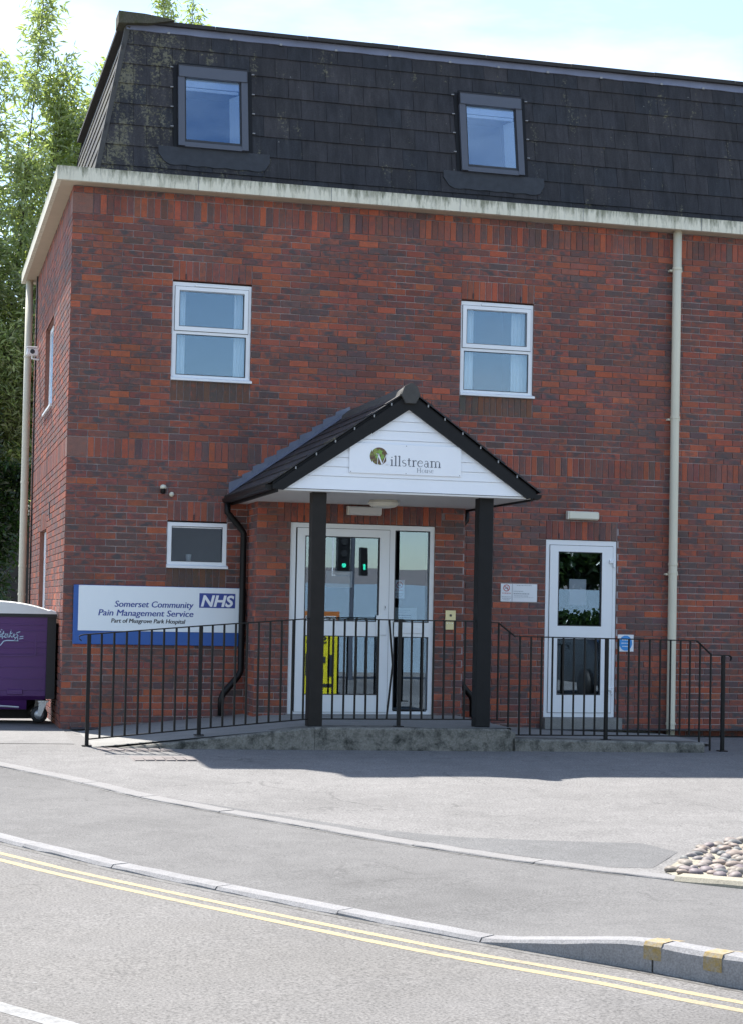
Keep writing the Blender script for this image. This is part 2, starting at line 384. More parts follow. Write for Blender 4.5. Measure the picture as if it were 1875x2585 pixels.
def spline(P, n):
    P = [Vector((*p, 0)) for p in P]; P = [P[0]*2-P[1]]+P+[P[-1]*2-P[-2]]; out = []
    for i in range(1, len(P)-2):
        a, b, c, d = P[i-1:i+3]
        for k in range(n):
            t = k/n
            out.append(.5*((2*b)+(c-a)*t+(2*a-5*b+4*c-d)*t*t+(3*b-a-3*c+d)*t**3))
    out.append(P[-2]); return [(p.x, p.y) for p in out]

def resample(P, step):
    out = [P[0]]; acc = 0.0
    for (x0, y0), (x1, y1) in zip(P, P[1:]):
        L = math.hypot(x1-x0, y1-y0)
        if L < 1e-9: continue
        t = step-acc
        while t <= L:
            out.append((x0+(x1-x0)*t/L, y0+(y1-y0)*t/L)); t += step
        acc = (acc+L) % step
    return out
def offset(P, d):
    """offset a polyline to its left-hand side (towards the building for lines running down-right)"""
    out = []
    for i in range(len(P)):
        a = Vector(P[max(i-1, 0)]); b = Vector(P[min(i+1, len(P)-1)]); t = (b-a).normalized()
        out.append((P[i][0]-t.y*d, P[i][1]+t.x*d))
    return out

edge_ctrl = [(-6.0, 6.5), (-3.6, 1.2), (-2.0, -1.7), (-.835, -4.03), (-.27, -5.1), (.14, -6.06), (.60, -6.85), (1.10, -7.62), (1.39, -8.10), (1.83, -8.70), (2.11, -9.05), (2.45, -9.43), (2.68, -9.66), (2.95, -9.93), (3.4, -10.35), (5.2, -12.1), (9, -16.5), (14, -23)]
kerb_ctrl = [(-7.6, 4.2), (-5.2, -.4), (-3.2, -4.1), (-1.9, -6.5), (-1.024, -8.07), (-.653, -8.70), (-.36, -9.21), (.113, -9.965), (.60, -10.71), (1.078, -11.41), (1.605, -12.06), (1.9, -12.48), (3.0, -13.9), (6.0, -17.7), (9.5, -22), (12, -25)]
EDGE = resample(spline(edge_ctrl, 12), .915/6); KERB = resample(spline(kerb_ctrl, 12), .915/6)

def rise(x):                       # the kerb upstand beyond the dropped crossing
    t = min(max((x-1.09)/.50, 0), 1); return .008+.107*t

def strip(name, A, B, zA, zB, mat, parent=None, n=1):
    m = MB(); k = min(len(A), len(B))
    rows = []
    for i in range(k):
        row = []
        for j in range(n+1):
            t = j/n; x = A[i][0]*(1-t)+B[i][0]*t; y = A[i][1]*(1-t)+B[i][1]*t
            row.append((x, y, zA(x, y)*(1-t)+zB(x, y)*t))
        rows.append(row)
    for r in rows: m.v += r
    for i in range(k-1):
        for j in range(n):
            a = i*(n+1)+j; m.f.append((a, a+1, a+n+2, a+n+1))
    return m.build(name, mat, parent, True)

gm = MB(); gm.quad((-900, -900, -.62), (900, -900, -.62), (900, 900, -.62), (-900, 900, -.62))
tag(gm.build('ground', M['fill']), kind='structure')
# forecourt: one sheet round the building and under the footpath; it drops below the carriageway
def nearest(P, q): return min(range(len(P)), key=lambda i: (P[i][0]-q[0])**2+(P[i][1]-q[1])**2)
KA = np.array(KERB); KT = np.gradient(KA, axis=0); KT /= np.linalg.norm(KT, axis=1, keepdims=True)
m = MB(); gx = np.arange(-16, 18.01, .25); gy = np.arange(-27, 16.01, .25)
for x in gx:
    for y in gy:
        d = KA-np.array((x, y)); i = int((d**2).sum(1).argmin()); side = -KT[i, 1]*(x-KA[i, 0])+KT[i, 0]*(y-KA[i, 1])
        m.v.append((x, y, g(x, y)-(.12 if side < .4 else 0)))
ny = len(gy)
for i in range(len(gx)-1):
    for j in range(ny-1): a = i*ny+j; m.f.append((a, a+ny, a+ny+1, a+1))
tag(m.build('forecourt', M['forecourt'], None, True), kind='structure')
# footpath between the edging and the road kerb (cut by arc position so the strip stays square)
E1 = offset(EDGE, -.005); K1 = offset(KERB, .119); Kmatch = []
for q in E1: Kmatch.append(q)
Emap = [E1[nearest(E1, q)] for q in K1]
def zfoot(x, y): return g(x, y)+.004
fp = MB()
nK = 12
for q, e, k0_ in zip(K1, Emap, KERB):
    for j in range(nK+1):
        t = j/nK; x = q[0]*(1-t)+e[0]*t; y = q[1]*(1-t)+e[1]*t
        fp.v.append((x, y, g(x, y)+.002+(rise(k0_[0])-.008)*(1-t)**1.5))
for i in range(len(K1)-1):
    for j in range(nK):
        a = i*(nK+1)+j; fp.f.append((a, a+1, a+nK+2, a+nK+1))
tag(fp.build('footpath', M['footpath'], None, True), kind='structure')
# road
K2 = offset(KERB, .02); far_side = offset(KERB, -9.5)
strip('road', far_side, K2, lambda x, y: g(x, y)-.015, lambda x, y: g(x, y)-.015, M['road'], None, 14)
tag(bpy.data.objects['road'], kind='structure')
def zroad(x, y): return g(x, y)-.015

def kerb_run(name, P, w, h_top, depth, mat, joint, label=None, i0=0, per=6, chamf=.012):
    """kerb stones of ~0.915 m laid along P, each its own piece"""
    base = bpy.data.objects.new(name, None)
    stones = []
    for s in range(i0, len(P)-per, per):
        seg = P[s:s+per+1]
        L = offset(seg, w); mm = MB(); rows = []
        for i, ((x0, y0), (x1, y1)) in enumerate(zip(seg, L)):
            if i == 0 or i == per:          # leave a narrow joint
                j = 1 if i == 0 else per-1; f = joint/math.hypot(seg[j][0]-x0, seg[j][1]-y0)
                x0 += (seg[j][0]-x0)*f; y0 += (seg[j][1]-y0)*f; x1 += (L[j][0]-x1)*f; y1 += (L[j][1]-y1)*f
            zt = h_top(x0, y0)+random.uniform(-.002, .002); zb = g(x0, y0)-depth; ex, ey = x1-x0, y1-y0
            c = chamf*random.uniform(.7, 1.5)
            rows.append([(x0, y0, zb), (x0, y0, zt-c), (x0+ex*c/w, y0+ey*c/w, zt), (x1, y1, zt), (x1, y1, zb)])
        for r in rows: mm.v += r
        for i in range(per):
            for j in range(4):
                a = i*5+j; mm.f.append((a, a+5, a+6, a+1))
        mm.f.append((0, 1, 2, 3, 4)); mm.f.append(tuple(per*5+4-j for j in range(5)))
        stones.append((s, mm))
    return stones

ke = bpy.data.objects.new('kerb', bpy.data.meshes.new('kerb')); COL.objects.link(ke); tag(ke, kind='structure')
bedm = MB()
for (x0, y0), (x1, y1), (x2, y2), (x3, y3) in zip(offset(KERB, .006), offset(KERB, .11), offset(KERB, .11)[1:], offset(KERB, .006)[1:]):
    bedm.quad((x0, y0, g(x0, y0)-.02), (x1, y1, g(x1, y1)-.02), (x2, y2, g(x2, y2)-.02), (x3, y3, g(x3, y3)-.02))
ke.data = bedm.mesh('kerb'); ke.data.materials.append(M['patch'])
k0 = nearest(KERB, (1.082, -11.425)) % 6
for s, mm in kerb_run('kerb', KERB, .125, lambda x, y: g(x, y)+rise(x), .2, M['kerb'], .005, i0=k0, chamf=.014):
    if -8 < KERB[s][0] < 6: mm.build('kerb_stone', M['kerb'], ke)
ed = bpy.data.objects.new('edging', bpy.data.meshes.new('edging')); COL.objects.link(ed); tag(ed, kind='structure')
bedm = MB(); EA, EB = offset(EDGE, .0), offset(EDGE, .05)
for i in range(len(EDGE)-1): bedm.quad((*EA[i], g(*EA[i])-.02), (*EB[i], g(*EB[i])-.02), (*EB[i+1], g(*EB[i+1])-.02), (*EA[i+1], g(*EA[i+1])-.02))
ed.data = bedm.mesh('edging'); ed.data.materials.append(M['patch'])
e0 = nearest(EDGE, (.13, -6.08)) % 6
for s, mm in kerb_run('edging', offset(EDGE, -.055), .15, lambda x, y: g(x, y)+.014, .1, M['edging'], .004, i0=e0, chamf=.006):
    if -6 < EDGE[s][0] < 2.6: mm.build('edging_stone', M['edging'], ed)
for s, mm in kerb_run('edging', offset(EDGE, -.075), .17, lambda x, y: g(x, y)+.022+.022*min(max((x-2.6)/.5, 0), 1), .1, M['edging'], .004, i0=e0, chamf=.02):
    if 2.6 <= EDGE[s][0] < 7: mm.build('edging_stone', M['bed'], ed)

# painted lines
def paint(name, P, d0, d1, mat, dz, parent=None, i0=0, i1=None, zf=zroad):
    A = offset(P, d0)[i0:i1]; B = offset(P, d1)[i0:i1]; m = MB()
    for (x0, y0), (x1, y1) in zip(A, B): m.v += [(x0, y0, zf(x0, y0)+dz), (x1, y1, zf(x1, y1)+dz)]
    for i in range(len(A)-1): m.f.append((2*i, 2*i+1, 2*i+3, 2*i+2))
    return tag(m.build(name, mat, parent), kind='structure')
rl = [i for i in range(len(KERB)) if -7 < KERB[i][0] < 9]
paint('yellow_line', KERB, -.258, -.202, M['yellow'], .0012, None, rl[0], rl[-1])
paint('yellow_line', KERB, -.394, -.334, M['yellow'], .0012, None, rl[0], rl[-1])
def grit_mat(name, dark, ground, lo, hi):
    return worn(name, dark, ground, lo, hi, 34)
GM = grit_mat('gutter_grit', (.062, .056, .048), (.135, .131, .125), .40, .56)
paint('gutter_grit', KERB, -.052, .004, GM, .0012, None, rl[0], rl[-1])
re_ = [i for i in range(len(EDGE)) if -5 < EDGE[i][0] < 2.8]
paint('edge_grit', EDGE, .093, .125, GM, .0012, None, re_[0], re_[-1], g)
paint('edge_grit', EDGE, -.085, -.053, GM, .0036, None, re_[0], re_[-1], g)
# centre-line dash in the near left corner
cl = spline([(-1.9, -11.42), (-1.222, -12.39), (-1.05, -12.63), (-.92, -12.82), (-.3, -13.7)], 10)
paint('centre_line', cl, -.05, .05, M['whiteline'], .0012)
# darker reinstated strip beside the edging
pm = MB(); pa = [(.30, -6.05), (.95, -6.95), (1.5, -7.706), (2.025, -8.073), (2.6, -8.25), (3.209, -8.378), (3.3, -8.75)]
pb = [(.30, -6.06), (.80, -6.96), (1.40, -7.83), (1.90, -8.53), (2.2, -8.88), (2.55, -9.30), (2.85, -9.36)]
for (a, b) in zip(pa, pb): pm.v += [(a[0], a[1], g(*a)+.0012), (b[0], b[1], g(*b)+.0012)]
for i in range(len(pa)-1): pm.f.append((2*i, 2*i+1, 2*i+3, 2*i+2))
tag(pm.build('asphalt_patch', M['patch']), kind='structure')
# pale yard strip at the left, in front of the bin
ym = MB(); ym.v = [(x, y, g(x, y)+.004) for x, y in ((-1.8, -2.12), (-.03, -2.12), (.02, -.05), (-.02, 6.0), (-3.2, 6.0))]; ym.f = [(0, 1, 2, 3, 4)]
tag(ym.build('yard', M['fill']), kind='structure')
# yellow loading marks on the kerb
for x0, x1, y0, y1 in ((1.605, 1.693, -12.07, -12.17), (1.735, 1.805, -12.245, -12.335)):
    i = nearest(KERB, ((x0+x1)/2, (y0+y1)/2-.0)); P = KERB[i-2:i+3]
    q = Vector(KERB[i]); t = (Vector(KERB[i+1])-Vector(KERB[i-1])).normalized(); n = Vector((-t.y, t.x)); h = .045
    mk = MB(); z = g(*q)+rise(q.x)
    def pt(a, b, zz): v = q+t*a+n*b; return (v.x, v.y, zz)
    mk.quad(pt(-h, -.003, z-.075), pt(h, -.003, z-.075), pt(h, -.003, z-.014), pt(-h, -.003, z-.014))
    mk.quad(pt(-h, -.003, z-.014), pt(h, -.003, z-.014), pt(h, .011, z+.003), pt(-h, .011, z+.003))
    mk.quad(pt(-h, .011, z+.003), pt(h, .011, z+.003), pt(h, .118, z+.003), pt(-h, .118, z+.003))
    zf = lambda b: g(*q)+.0035+(rise(q.x)-.008)*(1-(b-.119)/1.75)**1.5
    mk.quad(pt(-h, .15, zf(.15)), pt(h, .15, zf(.15)), pt(h, .24, zf(.24)), pt(-h, .24, zf(.24)))
    tag(mk.build('kerb_marking', M['ochre']), kind='structure')
# small paved covers at the foot of the ramp
for nm, (cx, cy), w, d in (('a', (.50, -2.66), .36, .16), ('b', (.66, -3.42), .30, .20)):
    base = MB(); base.quad(*[(cx+sx*w, cy+sy*d, g(cx+sx*w, cy+sy*d)+.0012) for sx, sy in ((-1, -1), (1, -1), (1, 1), (-1, 1))])
    ic = tag(base.build('inspection_cover', M['redtile']), kind='structure')
    for i in range(6):
        for j in range(2):
            x0 = cx-w+.02+i*(2*w-.03)/6; y0 = cy-d+.02+j*(d-.01); pv = MB()
            zc = g(cx, cy)+.004+random.uniform(0, .003)
            pv.box(x0, x0+(2*w-.03)/6-.012, y0, y0+d-.025, zc-.01, zc+.0015); pv.build('paver', M['redtile'], ic)

# ------------------------------------------------------------------ brickwork
PAL = [((.37, .100, .054), .15), ((.285, .088, .058), .26), ((.235, .084, .063), .28), ((.190, .082, .068), .18), ((.140, .084, .078), .13)]
def brick_colour(r):
    u = r.random(); a = 0
    for i, (c, p) in enumerate(PAL):
        a += p
        if u <= a: break
    j = r.uniform(.87, 1.14); c = tuple(x*j*r.uniform(.93, 1.07) for x in c)
    fl = [.45, .85, 1, .9, .6][i]*r.uniform(.35, 1) if r.random() < .88 else 0
    return c, min(fl*1.25, 1)
BR = []      # every brick: (origin, U, N, s0, s1, z0, z1, colour, flash, kind)
def lay(O, U, N, smin, smax, zmin, zmax, holes, bands, shift=0.0, seed=1):
    """bricks on the wall O + s*U (+z up), outward normal N; holes and bands are (s0,s1,z0,z1); bands hold soldiers"""
    r = random.Random(seed); block = list(holes)+[b[:4] for b in bands]
    k0 = int(math.floor(zmin/.075+1e-6)); k1 = int(math.ceil(zmax/.075-1e-6))
    for k in range(k0, k1):
        z0, z1 = k*.075, k*.075+.065; zc = k*.075+.0325
        head = k == 79
        L = .1125 if head else .225
        s = smin-(.1125 if k % 2 == 0 else 0)+shift
        if not head: s = smin+(-.1125 if k % 2 == 0 else 0)
        while s < smax:
            a, b = max(s, smin), min(s+L-.010, smax); s += L
            cuts = [(h[0], h[1]) for h in block if h[2]-.02 < zc < h[3]+.0]
            parts = [(a, b)]
            for c0, c1 in cuts:
                nxt = []
                for p0, p1 in parts:
                    if c1 <= p0 or c0 >= p1: nxt.append((p0, p1)); continue
                    if c0-p0 > .02: nxt.append((p0, c0-.005))
                    if p1-c1 > .02: nxt.append((c1+.005, p1))
                parts = nxt
            for p0, p1 in parts:
                if p1-p0 > .025:
                    c, fl = brick_colour(r); BR.append((O, U, N, p0, p1, z0, z1, c, fl, 's' if abs(p1-p0-.215) < .002 else 'c'))
    for b in bands:
        s = b[0]; tint = b[4] if len(b) > 4 else 1.0
        while s < b[1]-.02:
            e = min(s+.065, b[1]-.003)
            if not any(h[0] < (s+e)/2 < h[1] and h[2] < (b[2]+b[3])/2 < h[3] for h in holes):
                c, fl = brick_colour(r); c = tuple(x*tint for x in c) if tint != 1 else c
                if tint < .8: c = (c[0]*.62+.03, c[1]*.8+.03, c[2]*.8+.02)
                BR.append((O, U, N, s, e, b[2], b[3]-.010, c, fl*.6, 'v'))
            s += .075
XR = 11.0; YD = 6.05
front_holes = [(1.125, 2.025, 3.9, 5.025), (4.5, 5.4, 3.9, 5.025), (1.125, 1.8, 1.8, 2.325), (5.6, 6.5, .0, 2.25)]
bay_x0, bay_x1 = 2.03, 4.40
front_bands = [(.225, XR, 5.7, 5.925), (.225, 7.1, 3.0, 3.225), (7.25, XR, 3.0, 3.225), (1.125, 2.025, 5.025, 5.25), (4.5, 5.4, 5.025, 5.25), (1.125, 1.8, 2.325, 2.55), (5.6, 6.5, 2.25, 2.475),
               (1.125, 2.025, 3.675, 3.9, .75), (4.5, 5.4, 3.675, 3.9, .75), (1.125, 1.8, 1.575, 1.8, .75)]
quoins = [(0, .225, 5.7, 5.925), (0, .225, 3.0, 3.225)]
FN = (0, -1, 0)
lay((0, 0, 0), (1, 0, 0), FN, 0, XR, -.15, 6.0, front_holes+quoins+[(bay_x0+.06, bay_x1-.06, -.2, 2.5)], front_bands, seed=3)
lay((bay_x0, -.6, 0), (1, 0, 0), FN, 0, bay_x1-bay_x0, .15, 2.6, [(2.405-bay_x0, 4.055-bay_x0, .1, 2.325)], [(2.405-bay_x0-.075, 4.055-bay_x0+.075, 2.325, 2.55)], seed=5)
lay((bay_x0, 0, 0), (0, -1, 0), (-1, 0, 0), .0, .59, .0, 2.6, [], [], seed=6)
lay((bay_x1, 0, 0), (0, -1, 0), (1, 0, 0), .0, .59, .0, 2.6, [], [], seed=8)
side_holes = [(2.41, 3.74, 3.84, 4.95), (2.80, 3.88, -.3, 2.31)]
side_bands = [(.225, YD, 5.7, 5.925), (.225, YD, 3.0, 3.225), (2.41, 3.74, 4.95, 5.175), (2.80, 3.88, 2.31, 2.535)]
lay((0, 0, 0), (0, 1, 0), (-1, 0, 0), .0, YD, -.1, 6.0, side_holes+quoins, side_bands, seed=9)
for O, U, N in (((0, 0, 0), (1, 0, 0), FN), ((0, 0, 0), (0, 1, 0), (-1, 0, 0))):
    for q in quoins: BR.append((O, U, N, q[0], q[1]-.01, q[2], q[3]-.01, (.24, .125, .10), .15, 'c'))

def brick_geo(s0, s1, z0, z1, prx=.0045):
    """chamfered face block in local (s, n, z): n outward"""
    c = .0025
    V = [(s0, -.012, z0), (s1, -.012, z0), (s1, -.012, z1), (s0, -.012, z1), (s0, prx-c*.7, z0), (s1, prx-c*.7, z0), (s1, prx-c*.7, z1), (s0, prx-c*.7, z1),
         (s0+c, prx, z0+c), (s1-c, prx, z0+c), (s1-c, prx, z1-c), (s0+c, prx, z1-c)]
    F = [(8, 9, 10, 11)]+[(4+i, 4+(i+1) % 4, 8+(i+1) % 4, 8+i) for i in range(4)]+[(i, (i+1) % 4, 4+(i+1) % 4, 4+i) for i in range(4)]
    return V, F
UVQ = [(0, 0), (1, 0), (1, 1), (0, 1)]*3
def set_attr(me, name, data):
    a = me.attributes.new(name, 'FLOAT_COLOR', 'POINT'); a.data.foreach_set('color', np.asarray(data, dtype=np.float32).ravel())

bld = thing('brick_building', (0, 0, 0), 'two-storey red brick health building with dark tiled mansard roof', 'building')
wall_front = plane_holes((0, .008, -.3), (1, 0, 0), (0, 0, 1), XR, 6.3, [(h[0], h[1], h[2]+.3 if h[2] > .05 else 0, h[3]+.3) for h in front_holes]+[(bay_x0+.03, bay_x1-.03, 0, 2.85)]).build('wall', M['mortar'], bld)
bw = plane_holes((bay_x0, -.592, -.1), (1, 0, 0), (0, 0, 1), bay_x1-bay_x0, 2.75, [(2.405-bay_x0, 4.055-bay_x0, 0, 2.425)])
bw.quad((bay_x0+.008, -.592, -.1), (bay_x0+.008, .01, -.1), (bay_x0+.008, .01, 2.65), (bay_x0+.008, -.592, 2.65))
bw.quad((bay_x1-.008, -.592, -.1), (bay_x1-.008, .01, -.1), (bay_x1-.008, .01, 2.65), (bay_x1-.008, -.592, 2.65))
bw.quad((bay_x0, -.592, 2.65), (bay_x1, -.592, 2.65), (bay_x1, .01, 2.65), (bay_x0, .01, 2.65))
wall_bay = tag(bw.build('entrance_bay', M['mortar'], bld), 'projecting brick lobby round the glazed entrance')
sw = plane_holes((.008, 0, -.3), (0, 1, 0), (0, 0, 1), YD, 6.3, [(h[0], h[1], max(h[2]+.3, 0), h[3]+.3) for h in side_holes])
sw.quad((.008, YD, -.3), (XR, YD, -.3), (XR, YD, 6), (.008, YD, 6)); sw.quad((XR, 0, -.3), (XR, YD, -.3), (XR, YD, 6), (XR, 0, 6))
wall_side = tag(sw.build('wall', M['mortar'], bld), 'sunlit side wall of the brick building')
# openings: brick reveals
def reveal(m, x0, x1, z0, z1, y0, d):
    m.quad((x0, y0, z0), (x0, y0+d, z0), (x0, y0+d, z1), (x0, y0, z1)); m.quad((x1, y0, z0), (x1, y0, z1), (x1, y0+d, z1), (x1, y0+d, z0))
    m.quad((x0, y0, z1), (x0, y0+d, z1), (x1, y0+d, z1), (x1, y0, z1)); m.quad((x0, y0, z0), (x1, y0, z0), (x1, y0+d, z0), (x0, y0+d, z0))
RVM = simple('reveal_brick', (.20, .085, .06), .85, var=.3, scale=14)
for h in front_holes: rv = MB(); reveal(rv, h[0], h[1], h[2], h[3], .006, .25); rv.build('reveal', RVM, bld)
rv = MB(); reveal(rv, 2.405, 4.055, .1, 2.325, -.593, .25); rv.build('reveal', RVM, bld)
for h in side_holes:
    y0, y1, z0, z1 = h; d = .09; rv = MB()
    rv.quad((.0, y1, z0), (d, y1, z0), (d, y1, z1), (0, y1, z1)); rv.quad((0, y0, z0), (d, y0, z0), (d, y0, z1), (0, y0, z1))
    rv.quad((0, y0, z1), (d, y0, z1), (d, y1, z1), (0, y1, z1)); rv.quad((0, y0, z0), (d, y0, z0), (d, y1, z0), (0, y1, z0)); rv.build('reveal', RVM, bld)
# interior shell: floors and rooms
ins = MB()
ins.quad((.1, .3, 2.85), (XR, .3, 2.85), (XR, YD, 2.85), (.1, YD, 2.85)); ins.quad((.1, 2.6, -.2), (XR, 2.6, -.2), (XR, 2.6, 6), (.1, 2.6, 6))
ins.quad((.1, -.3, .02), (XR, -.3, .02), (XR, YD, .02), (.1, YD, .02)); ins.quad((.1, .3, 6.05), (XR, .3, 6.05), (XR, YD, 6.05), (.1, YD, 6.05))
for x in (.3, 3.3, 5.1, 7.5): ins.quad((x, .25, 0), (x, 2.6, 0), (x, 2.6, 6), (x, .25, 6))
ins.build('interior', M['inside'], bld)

# choose the 300 bricks that show largest; the rest are one mass
def pxsize(b):
    O, U, N, s0, s1, z0, z1 = b[:7]; a = Vector(O)+Vector(U)*s0; c = Vector(O)+Vector(U)*s1
    p = []
    for q in (a, c):
        d = q+Vector((0, 0, (z0+z1)/2))-CAM; w = d.dot(fw); p.append((d.dot(r2)/w, w))
    return abs(p[1][0]-p[0][0])*(z1-z0)/p[0][1]
def hidden(b):
    if b[2] != FN: return True
    x0 = b[0][0]+b[3]; x1 = b[0][0]+b[4]; z = (b[5]+b[6])/2
    if b[0][1] == 0 and .1 < x0 and x1 < 2.0 and .94 < z < 1.57: return True
    if b[0][1] == 0 and 1.9 < x1 < 4.6 and z < 3.7: return True
    if z < .25: return True
    return x1 > 8.0
cand = sorted([i for i, b in enumerate(BR) if not hidden(b) and b[9] in 's'], key=lambda i: -pxsize(BR[i]))[:300]
single = set(cand)
variants = []
rb = random.Random(77)
for i in range(40):
    c, fl = brick_colour(rb); V, F = brick_geo(0, .215, 0, .065)
    me = bpy.data.meshes.new('brick'); me.from_pydata([(v[0], -v[1], v[2]) for v in V], [], F)
    set_attr(me, 'bc', [(*c, 1)]*12); set_attr(me, 'bu', [(*UVQ[j], fl, 1) for j in range(12)]); me.materials.append(M['brick']); me.update(); variants.append((c, me))
VV, FF, A1, A2 = [], [], [], []
for i, b in enumerate(BR):
    O, U, N, s0, s1, z0, z1, c, fl, kd = b
    if i in single:
        me = min(rb.sample(variants, 12), key=lambda v: sum((p-q)**2 for p, q in zip(v[0], c)))[1]
        o = bpy.data.objects.new('brick', me); COL.objects.link(o); o.location = (O[0]+s0, O[1]+random.uniform(-.0015, .0015), z0)
        o.rotation_euler = (random.uniform(-.008, .008), random.uniform(-.003, .003), random.uniform(-.004, .004))
        attach(o, wall_bay if O[1] < -.1 else wall_front); continue
    V, F = brick_geo(s0, s1, z0, z1, .0045+random.uniform(-.0015, .0015)); n = len(VV)
    VV += [(O[0]+U[0]*s+N[0]*d, O[1]+U[1]*s+N[1]*d, z) for s, d, z in V]; FF += [tuple(n+q for q in f) for f in F]
    A1 += [(*c, 1)]*12
    A2 += ([(*UVQ[j], fl, 1) for j in range(12)] if kd != 'v' else [(UVQ[j][1], UVQ[j][0], fl, 1) for j in range(12)])
bwm = bpy.data.meshes.new('brickwork'); bwm.from_pydata(VV, [], FF); set_attr(bwm, 'bc', A1); set_attr(bwm, 'bu', A2); bwm.materials.append(M['brick']); bwm.update()
import bmesh
bm = bmesh.new(); bm.from_mesh(bwm); bmesh.ops.recalc_face_normals(bm, faces=bm.faces); bm.to_mesh(bwm); bm.free()
bwo = bpy.data.objects.new('brickwork', bwm); COL.objects.link(bwo); attach(bwo, bld); tag(bwo, kind='stuff')

# small slots of the weep vents above the windows
for x, z in ((1.27, 5.035), (1.87, 5.035), (4.64, 5.035), (5.23, 5.035), (1.42, 2.335), (2.55, 2.335), (3.13, 2.335), (3.86, 2.335), (5.76, 2.26), (6.27, 2.26)):
    y = -.6 if 2.1 < x < 4.3 and z < 2.5 else 0
    MB().box(x-.006, x+.006, y-.011, y, z, z+.062).build('weep_vent', M['pvcdark'], bld)

# ------------------------------------------------------------------ windows and doors
def pane(x0, x1, z0, z1, y, mat, parent):
    return MB().box(x0, x1, y, y+.006, z0, z1).build('pane', mat, parent)
def casement(x0, x1, z0, z1, upper, lower, name='window', label=None, curtains=()):
    f = MB(); y0, y1 = .022, .085
    f.ring(x0+.003, x1-.003, z0+.004, z1-.018, .05, y0, y1, wb=.06, wt=.06)
    ux0, ux1, uz0, uz1 = upper
    if lower: f.box(x0+.053, x1-.053, y0, y1, lower[3], uz0-.035)
    w = f.build(name, M['pvc'], bld)
    if label: w['label'] = label
    s = MB().ring(ux0-.05, ux1+.05, uz0-.05, uz1+.045, .05, y0-.014, y0+.03).build('sash', M['pvc'], w)
    MB().ring(ux0-.003, ux1+.003, uz0-.003, uz1+.003, .006, y0-.0145, y0-.005).build('seal', M['pvcdark'], w)
    gap = MB().ring(ux0-.056, ux1+.056, uz0-.056, uz1+.051, .006, y0-.002, y0+.01).build('seal', M['pvcdark'], w)
    pane(ux0, ux1, uz0, uz1, y0+.012, M['glass'], w)
    if lower:
        MB().ring(lower[0]-.004, lower[1]+.004, lower[2]-.004, lower[3]+.004, .007, y0-.001, y0+.008).build('seal', M['pvcdark'], w)
        pane(*lower, y0+.012, M['glass'], w)
        MB().cbox((x0+x1)/2-.20, (x0+x1)/2+.18, y0-.016, y0+.003, z1-.062, z1-.034, .004).build('trickle_vent', M['pvc'], w)
    MB().prism([(-.045, z0-.004), (-.045, z0+.020), (y0+.002, z0+.040), (y0+.03, z0+.040), (y0+.03, z0-.004)], 'x', x0-.006, x1+.012).build('sill', M['pvc'], w)
    for cx0, cx1 in curtains:
        cm = MB(); n = max(4, int((cx1-cx0)/.012))
        for i in range(n+1):
            x = cx0+(cx1-cx0)*i/n; y = .20+.014*math.sin(i*1.9); cm.v += [(x, y, z0), (x, y, z1)]
        for i in range(n): cm.f.append((2*i, 2*i+2, 2*i+3, 2*i+1))
        cm.build('curtain', M['curtain'], w, True)
    return w
casement(1.125, 2.025, 3.9, 5.025, (1.206, 1.938, 4.512, 4.912), (1.182, 1.964, 3.97, 4.42), label='upper window nearest the corner of the building', curtains=((1.14, 1.30), (1.86, 2.01)))
casement(4.5, 5.4, 3.9, 5.025, (4.575, 5.315, 4.512, 4.912), (4.552, 5.342, 3.97, 4.42), label='upper window right of the porch roof', curtains=((4.51, 4.72), (5.19, 5.39)))
casement(1.125, 1.8, 1.8, 2.325, (1.178, 1.747, 1.872, 2.262), None, label='small ground-floor window above the blue sign')
sl_ = MB().box(1.14, 1.78, .10, .30, 1.80, 1.868).build('inner_sill', M['insidepale'], bld)
MB().quad((1.0, .9, 1.5), (1.9, .9, 1.5), (1.9, .9, 2.6), (1.0, .9, 2.6)).build('interior_screen', simple('grey_screen', (.22, .22, .24), .8), bld)
cup = MB().lathe([(.026, 0), (.034, .085), (.034, .088), (.029, .088), (.024, .01)], (1.395, .17, 1.868), 16).build('paper_cup', M['paper'], None, True)
tag(cup, 'white paper cup standing on the sill of the small window', 'cup')

# side window and side door (white frames in the recesses of the side wall)
sf = MB(); sf.box(.05, .085, 2.41, 2.47, 3.85, 4.94); sf.box(.05, .085, 3.68, 3.74, 3.85, 4.94); sf.box(.05, .085, 2.47, 3.68, 3.85, 3.91); sf.box(.05, .085, 2.47, 3.68, 4.88, 4.94); sf.box(.05, .085, 3.05, 3.11, 3.91, 4.88)
so_ = sf.build('window', M['pvc'], bld); so_['label'] = 'recessed window in the side wall'
MB().box(.07, .076, 2.47, 3.68, 3.91, 4.88).build('pane', M['glass'], so_)
MB().prism([(2.40, 3.815), (3.75, 3.815), (3.75, 3.845), (2.40, 3.845)], 'x', -.03, .09).build('sill', M['pvc'], so_)
sdr = MB(); sdr.box(.05, .09, 2.80, 2.87, 0, 2.3); sdr.box(.05, .09, 3.81, 3.88, 0, 2.3); sdr.box(.05, .09, 2.87, 3.81, 2.23, 2.3); sdr.box(.06, .085, 2.87, 3.81, 0, 2.23)
sdo = sdr.build('door', M['pvc'], bld); sdo['label'] = 'white door in the side wall behind the bin'
MB().box(-.012, .0, 2.28, 2.36, 2.42, 2.62).build('vent_hood', M['pvcdark'], bld)

